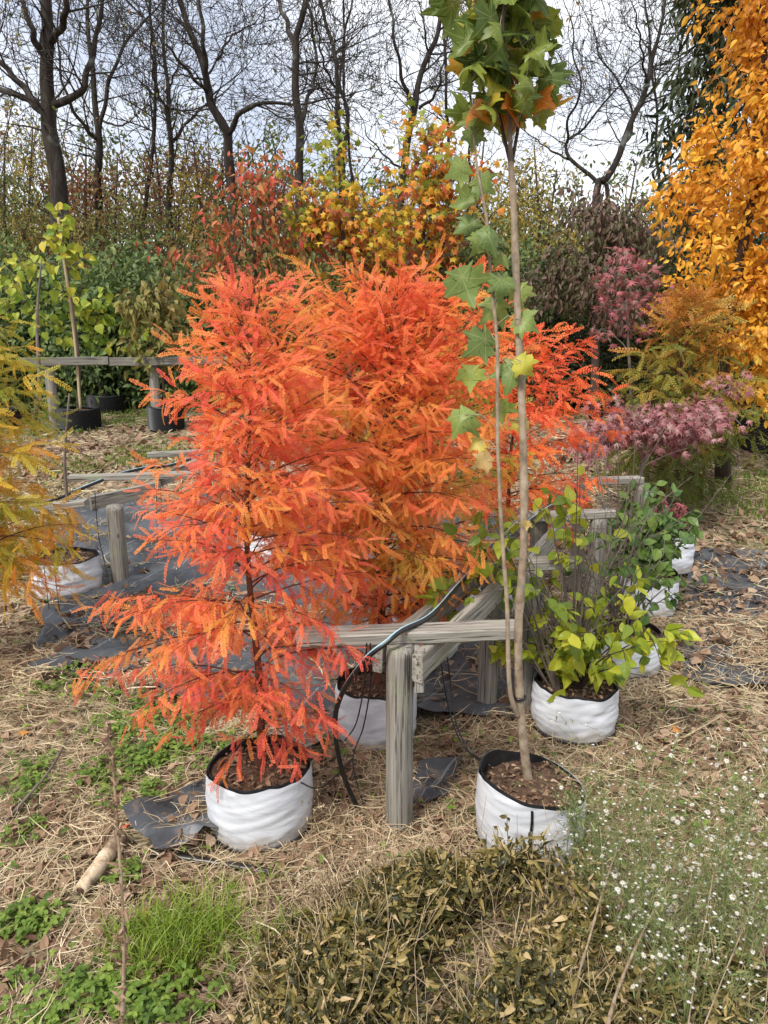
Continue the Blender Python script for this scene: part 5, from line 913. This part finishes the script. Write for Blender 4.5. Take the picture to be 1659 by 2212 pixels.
nb_ += bare('thickest bare tree at the left, with big limbs forking both ways', 13, [([(135, 520), (128, 430), (116, 330), (106, 260), (100, 190), (105, 110), (100, 50), (98, -80)], 50, 24), ([(100, 250), (60, 215), (20, 200), (-60, 165)], 20, 10), ([(95, 245), (60, 200), (25, 160), (-10, 120), (-40, 60)], 19, 10), ([(110, 228), (150, 215), (180, 190), (190, 150), (205, 100), (215, 40), (225, -60)], 20, 8), ([(102, 120), (80, 100), (65, 50), (30, -40)], 19, 9), ([(108, 90), (135, 55), (143, 0), (140, -80)], 19, 11)], 1, .8, 4, 1.3, (260, 'brush', .07))
nb_ += bare('bare tree second from the left with a mossy middle', 16, [([(212, 550), (213, 460), (213, 380), (213, 300), (205, 200), (195, 120), (190, 20)], 26, 9), ([(213, 305), (180, 270), (150, 220), (130, 150), (125, 60)], 11, 4), ([(213, 300), (225, 230), (245, 150), (285, 75), (330, 30)], 12, 5), ([(222, 262), (260, 272), (290, 255)], 6, 3)], 2, .9, 4, 1.4, (300, 'brush', .07))
nb_ += bare('slim leaning bare tree with a wavering stem', 16, [([(300, 540), (318, 430), (330, 300), (338, 180), (325, 50), (330, -40)], 13, 6)], 3, .9, 4, 1.3)
nb_ += bare('slim upright bare tree left of the forked one', 15.5, [([(368, 540), (367, 430), (369, 310), (364, 220), (357, 130), (350, -20)], 19, 7), ([(369, 315), (400, 270), (440, 230), (475, 190)], 9, 4), ([(365, 250), (335, 180), (325, 80)], 7, 4), ([(360, 200), (385, 140), (400, 60)], 6, 3)], 4, .9, 4, 1.3, (250, 'brush', .07))
nb_ += bare('bare tree splitting into a wide fork above the dogwood', 14, [([(505, 500), (496, 340), (490, 292), (465, 240), (450, 200), (432, 120), (405, 50), (370, -40)], 30, 12), ([(492, 297), (515, 250), (550, 228), (590, 222), (640, 228)], 15, 6), ([(457, 225), (445, 150), (437, 60), (425, -50)], 13, 8), ([(452, 205), (415, 165), (370, 110), (335, 70)], 10, 4), ([(470, 130), (500, 80), (550, 50)], 7, 3)], 5, .9, 4, 1.3)
nb_ += bare('straight bare tree with a high narrow fork in the centre left', 13, [([(650, 470), (646, 300), (641, 200), (637, 105), (650, 50), (668, -60)], 25, 13), ([(637, 108), (620, 50), (600, 0), (585, -60)], 14, 8), ([(648, 275), (668, 205), (680, 180), (680, 90), (662, 0)], 10, 6), ([(680, 190), (730, 195)], 4, 2)], 6, .8, 4, 1.2, (60, 'brush', .07))
nb_ += bare('slender double stemmed bare tree, left stem leaning away', 15, [([(745, 480), (737, 330), (730, 230), (720, 100), (700, 40), (680, -40)], 15, 7), ([(738, 350), (752, 260), (735, 170), (748, 60), (765, -20)], 10, 5), ([(730, 200), (700, 140), (685, 60)], 7, 4)], 7, .9, 4, 1.2)
nb_ += bare('thin straight bare tree right of the double stemmed one', 16, [([(762, 480), (757, 340), (748, 250), (742, 120), (745, -20)], 9, 5)], 8, .9, 4, 1.1)
nb_ += bare('bare tree behind the young oak, spreading upward in a fan', 14, [([(862, 480), (872, 370), (890, 260), (900, 200), (925, 120), (948, 60), (965, -40)], 23, 9), ([(893, 235), (872, 180), (852, 80), (840, -20)], 11, 5), ([(875, 370), (840, 345), (790, 290)], 7, 3), ([(905, 235), (940, 205), (955, 150), (965, 90)], 8, 4)], 9, .9, 4, 1.2, (80, 'brush', .07))
nb_ += bare('thin dark bare trunk seen just left of the maple crown', 14.5, [([(966, 480), (967, 330), (966, 230), (960, 100), (965, -30)], 10, 6)], 10, .7, 4, 1.)
nb_ += bare('thin trunk behind the maple fork', 15, [([(1012, 470), (1014, 350), (1020, 250), (1010, 100)], 10, 5)], 11, .7, 4, 1.)
nb_ += bare('bare tree leaning to the right beside the maple crown', 13.5, [([(1285, 440), (1312, 385), (1342, 320), (1375, 240), (1400, 170), (1420, 90), (1438, -20)], 22, 7), ([(1378, 235), (1405, 200), (1445, 150), (1485, 115)], 8, 3), ([(1345, 315), (1368, 270), (1345, 190), (1300, 130), (1280, 60)], 8, 3), ([(1395, 180), (1385, 100), (1370, 20)], 6, 3)], 12, 1.1, 4, 1.2, (80, 'brush', .07))
nb_ += bare('crooked bare tree with a zigzag limb at centre right', 14, [([(1315, 440), (1290, 395), (1255, 365), (1228, 335), (1222, 305), (1262, 280), (1300, 225), (1345, 180)], 13, 4), ([(1240, 350), (1190, 325), (1150, 295)], 7, 3), ([(1224, 310), (1230, 250), (1255, 200), (1240, 120), (1235, 40)], 7, 3)], 13, 1.1, 4, 1.2, (60, 'brush_yel', .07))
nb_ += bare('slim bare trunk between the leaning tree and the golden one', 14.5, [([(1420, 480), (1419, 330), (1416, 220), (1403, 100), (1395, 0)], 9, 5)], 14, .9, 4, 1.1)
# thin understorey trees with a few leaves
UN = [(15, 15, 330, 'brush', 'leftmost thin understorey tree with olive leaves'), (70, 16, 300, 'brush_yel', 'thin understorey tree left of the thickest trunk'), (175, 16, 320, 'brush_red', 'understorey tree with rusty leaves right of the thickest trunk'), (255, 15, 340, 'brush', 'olive leaved understorey tree by the mossy trunk'), (320, 16, 270, 'brush_red', 'understorey tree with a red brown top'), (420, 15, 350, 'brush_yel', 'mustard understorey tree left of the wide fork'), (490, 17, 320, 'brush_red', 'rusty understorey tree under the wide fork'), (590, 16, 380, 'brush_red', 'russet understorey tree left of the straight trunk'),
      (700, 17, 400, 'brush', 'thin brush tree between the straight and double stems'), (820, 16, 420, 'brush_red', 'rusty brush tree behind the yellow young tree'), (1050, 13, 330, 'brush_yel', 'mustard leaved tree behind the maple fork'), (1150, 13.5, 350, 'brush_yel', 'mustard leaved tree right of the maple stem'), (1210, 15, 400, 'brush', 'brush tree beneath the zigzag limb'), (1440, 15, 400, 'brush_red', 'brush tree left of the dark evergreen'), (1380, 13, 400, 'brush', 'low brush tree behind the brown leaved tree')]
for k, (px, Y_, pt, m_, lb) in enumerate(UN):
    b = g3(P(px, 500, Y_).x, Y_); tp_ = P(px + random.uniform(-12, 12), pt - random.uniform(0, 70), Y_); mid = Vector(b).lerp(tp_, .55) + Vector((random.uniform(-.2, .2), 0, 0)); H = tp_.z - b.z
    leafy('understorey_tree', lb, 'tree', [b, mid, tp_], .05, .012, [(Vector(b).lerp(tp_, random.uniform(.72, .85)) + Vector((random.uniform(-.4, .4), 0, 0)), (random.uniform(.45, 1.1), .8, H * random.uniform(.14, .24))), (Vector(b).lerp(tp_, .5), (random.uniform(.8, 1.5), .9, H * .3)), (Vector(b).lerp(tp_, .62) + Vector((random.uniform(-.9, .9), 0, 0)), (.6, .6, H * .12))], 130, ovate_lo, .07, random.choice((1700, 2500, 3300)), M[m_], M['twig_dark'], 'understorey trees beyond the hedge', droop=.5, spread=.17, tw=.0065, shell=.6)
# far wood: one mass of twigs and sparse leaves
def far_wood():
    mb = MB(); m = 1300; x = RNG.uniform(-16, 16, m); y = RNG.uniform(19, 27, m); h = RNG.uniform(3, 6.2, m) * (.7 + .5 * fb(x * .35, y * .35)) * np.clip(1.02 - .022 * (x + 6), .68, 1.1); p0 = np.stack([x, y, gz(x, y)], -1)
    p1 = p0 + np.stack([RNG.normal(0, 1.7, m), RNG.normal(0, .5, m), h], -1); u = np.linspace(0, 1, 6)[None, :, None]; pts = p0[:, None] * (1 - u) + p1[:, None] * u + RNG.normal(0, .2, (m, 6, 3)) * u; mb.tubes(pts, np.tile(np.linspace(.026, .008, 6), (m, 1)) * RNG.uniform(.5, 1.6, (m, 1)), 4)
    k = 14000; i = RNG.integers(0, m, k); t = RNG.integers(2, 6, k); q0 = pts[i, t]; d = rnd(k, .5); d[:, 2] = np.abs(d[:, 2]) + .1; q1 = q0 + d * RNG.uniform(.3, 1.1, (k, 1)); u = np.linspace(0, 1, 4)[None, :, None]
    tw = q0[:, None] * (1 - u) + q1[:, None] * u + RNG.normal(0, .05, (k, 4, 3)) * u; mb.tubes(tw, np.tile(np.linspace(.011, .006, 4), (k, 1)), 3)
    tag(mb.build('far_wood', M['twig_dark']), 'distant mass of bare brush', 'wood', kind='stuff')
    n = 52000; i = RNG.integers(0, k, n); pos = tw[i, RNG.integers(1, 4, n)] + rnd(n, .12); mb = MB(); put(mb, ovate_lo, pos, rnd(n), rnd(n, .5) + [0, -1, .3], RNG.uniform(.08, .17, n), np.clip(RNG.normal(.42, .2, n) + 1.3 * (fb(pos[:, 0] * .45, pos[:, 2] * .6) - .5), 0, 1))
    M['far'] = leafmat('far wood leaf', [(.08, .13, .035), (.17, .21, .05), (.30, .24, .07), (.33, .13, .05)], .35, .6)
    tag(mb.build('far_wood_leaves', M['far']), 'thin autumn leaves of the distant wood', 'foliage', kind='stuff')
far_wood()
# ------------------------------------------------------------------ white asters
def flower_mesh():
    mb = MB()
    for k in range(13):
        a = k * 2 * PI / 13; d = np.array([[math.cos(a), math.sin(a), .18 + .12 * math.sin(k * 2.3)]]); mb.scatter(lance[0], np.zeros((1, 3)), frames(d, np.array([[0, 0, 1.]])), np.array([.0075]), np.array([.5]))
    o = mb.build('flower', M['petal']); mb = MB(); th = np.linspace(0, 2 * PI, 9)[:-1]; V = [(0, 0, .0022)] + [(.002 * math.cos(a), .002 * math.sin(a), .0012) for a in th]; mb.add(V, [np.array([(0, k + 1, (k + 1) % 8 + 1) for k in range(8)])]); d_ = mb.build('flower_centre', M['disc'])
    return o, d_
FM, DM = flower_mesh(); fme, dme = FM.data, DM.data; bpy.data.objects.remove(FM); bpy.data.objects.remove(DM)
nfl = 0
for k, (px, py, top, wd, lb, nf_, ns) in enumerate([(1360, 2130, 1660, 150, 'bushy white aster in front of the maple bag', 100, 24), (1560, 2130, 1640, 150, 'tall white aster clump at the right edge', 100, 26), (1480, 2330, 1870, 170, 'nearest white aster at the bottom right corner', 90, 20), (1270, 1960, 1660, 70, 'feathery green aster leaning against the seamed bag', 24, 14)]):
    b = G(px, py); root = thing('aster_plant', b, lb, 'aster', 'white flowering asters'); tops = []; P1 = []
    H = P(px, top, b.y).z - b.z; W_ = wd / F * (b.y + .5)
    for j in range(ns):
        e_ = Vector((b.x + random.uniform(-1, 1) * W_, b.y + random.uniform(-.7, .9) * W_, b.z + H * random.uniform(.6, 1.05))); q = Vector((b.x + (e_.x - b.x) * .3, b.y + (e_.y - b.y) * .3, b.z)); P1.append(smooth_path([q, q.lerp(e_, .5) + Vector((random.uniform(-.03, .03), 0, .03)), e_], 12))
    P1 = np.array(P1); mb = MB(); mb.tubes(P1, np.tile(np.linspace(.0018, .0007, 12), (ns, 1)), 4)
    m = ns * 16; i = RNG.integers(0, ns, m); t = RNG.integers(3, 12, m); q0 = P1[i, t]; d = rnd(m, .6); d[:, 2] = np.abs(d[:, 2]) * .6 + .25; q1 = q0 + d * RNG.uniform(.04, .13, (m, 1)); u = np.linspace(0, 1, 4)[None, :, None]; S = q0[:, None] * (1 - u) + q1[:, None] * u; mb.tubes(S, np.full((m, 4), .0006), 3); mb.build('stems', M['aster'], root)
    n = ns * 95; al = np.concatenate([P1[:, 2:].reshape(-1, 3), S.reshape(-1, 3)]); pos = al[RNG.integers(0, len(al), n)] + rnd(n, .006); d = rnd(n); d[:, 2] += .5; mb = MB(); put(mb, lance, pos, d, rnd(n), RNG.uniform(.007, .02, n)[:, None] * np.array([[.7, 1, 1]]), RNG.random(n)); mb.build('foliage', M['aster'], root)
    for j in RNG.permutation(m)[:nf_]:
        for me_, nm in ((fme, 'flower'),):
            f = bpy.data.objects.new(nm, me_); COL.objects.link(f); f.parent = root; f.location = Vector(q1[j]) - root.location; sc_ = random.uniform(.6, 1.15); f.scale = (sc_,) * 3; f.rotation_euler = (random.uniform(.1, .9), random.uniform(-.5, .5), random.uniform(0, 6)); nfl += 1
            g_ = bpy.data.objects.new('flower_centre', dme); COL.objects.link(g_); g_.parent = f
    rest = RNG.permutation(m)[:int(nf_ * 2.5)]; mb = MB(); r_ = len(rest)
    for a in np.linspace(0, 2 * PI, 7)[:-1]: mb.scatter(ovate_lo[0], q1[rest] + rnd(r_, .008) * 0, frames(np.tile([[math.cos(a), math.sin(a), .6]], (r_, 1)), np.tile([[0, 0, 1.]], (r_, 1))), np.full(r_, .0048), np.full(r_, .5))
    tag(mb.build('small_blossoms', M['petal'], root), kind='stuff')
# wispy dry weeds beside the post
for k, (px, py, top, lb) in enumerate([(820, 1990, 1790, 'wispy dry weed at the foot of the thick post'), (700, 1985, 1880, 'low dry weed between grass and vine'), (655, 1790, 1700, 'thin dry weed right of the front grow bag')]):
    b = G(px, py); H = P(px, top, b.y).z - b.z; root = thing('dry_weed', b, lb, 'dry weed', 'wispy dry weeds'); m = 40; e_ = np.stack([b.x + RNG.normal(0, .05, m), b.y + RNG.normal(0, .05, m), b.z + H * RNG.uniform(.4, 1.05, m)], -1); q = np.stack([b.x + RNG.normal(0, .03, m), b.y + RNG.normal(0, .03, m), np.full(m, b.z)], -1)
    u = np.linspace(0, 1, 6)[None, :, None]; pts = q[:, None] * (1 - u) + e_[:, None] * u + RNG.normal(0, .006, (m, 6, 3)); mb = MB(); mb.tubes(pts, np.full((m, 6), .0008), 3); mb.build('stems', M['cane'], root)
    n = 500; al = pts[:, 2:].reshape(-1, 3); pos = al[RNG.integers(0, len(al), n)] + rnd(n, .006); mb = MB(); put(mb, lance, pos, rnd(n) + [0, 0, .4], rnd(n), RNG.uniform(.006, .016, n), RNG.random(n)); tag(mb.build('seed_heads', M['straw'], root), kind='stuff')
print('fronds', nf1, nf2, 'bare branches', nb_, 'flowers', nfl, 'verts', sum(len(m_.vertices) for m_ in bpy.data.meshes))
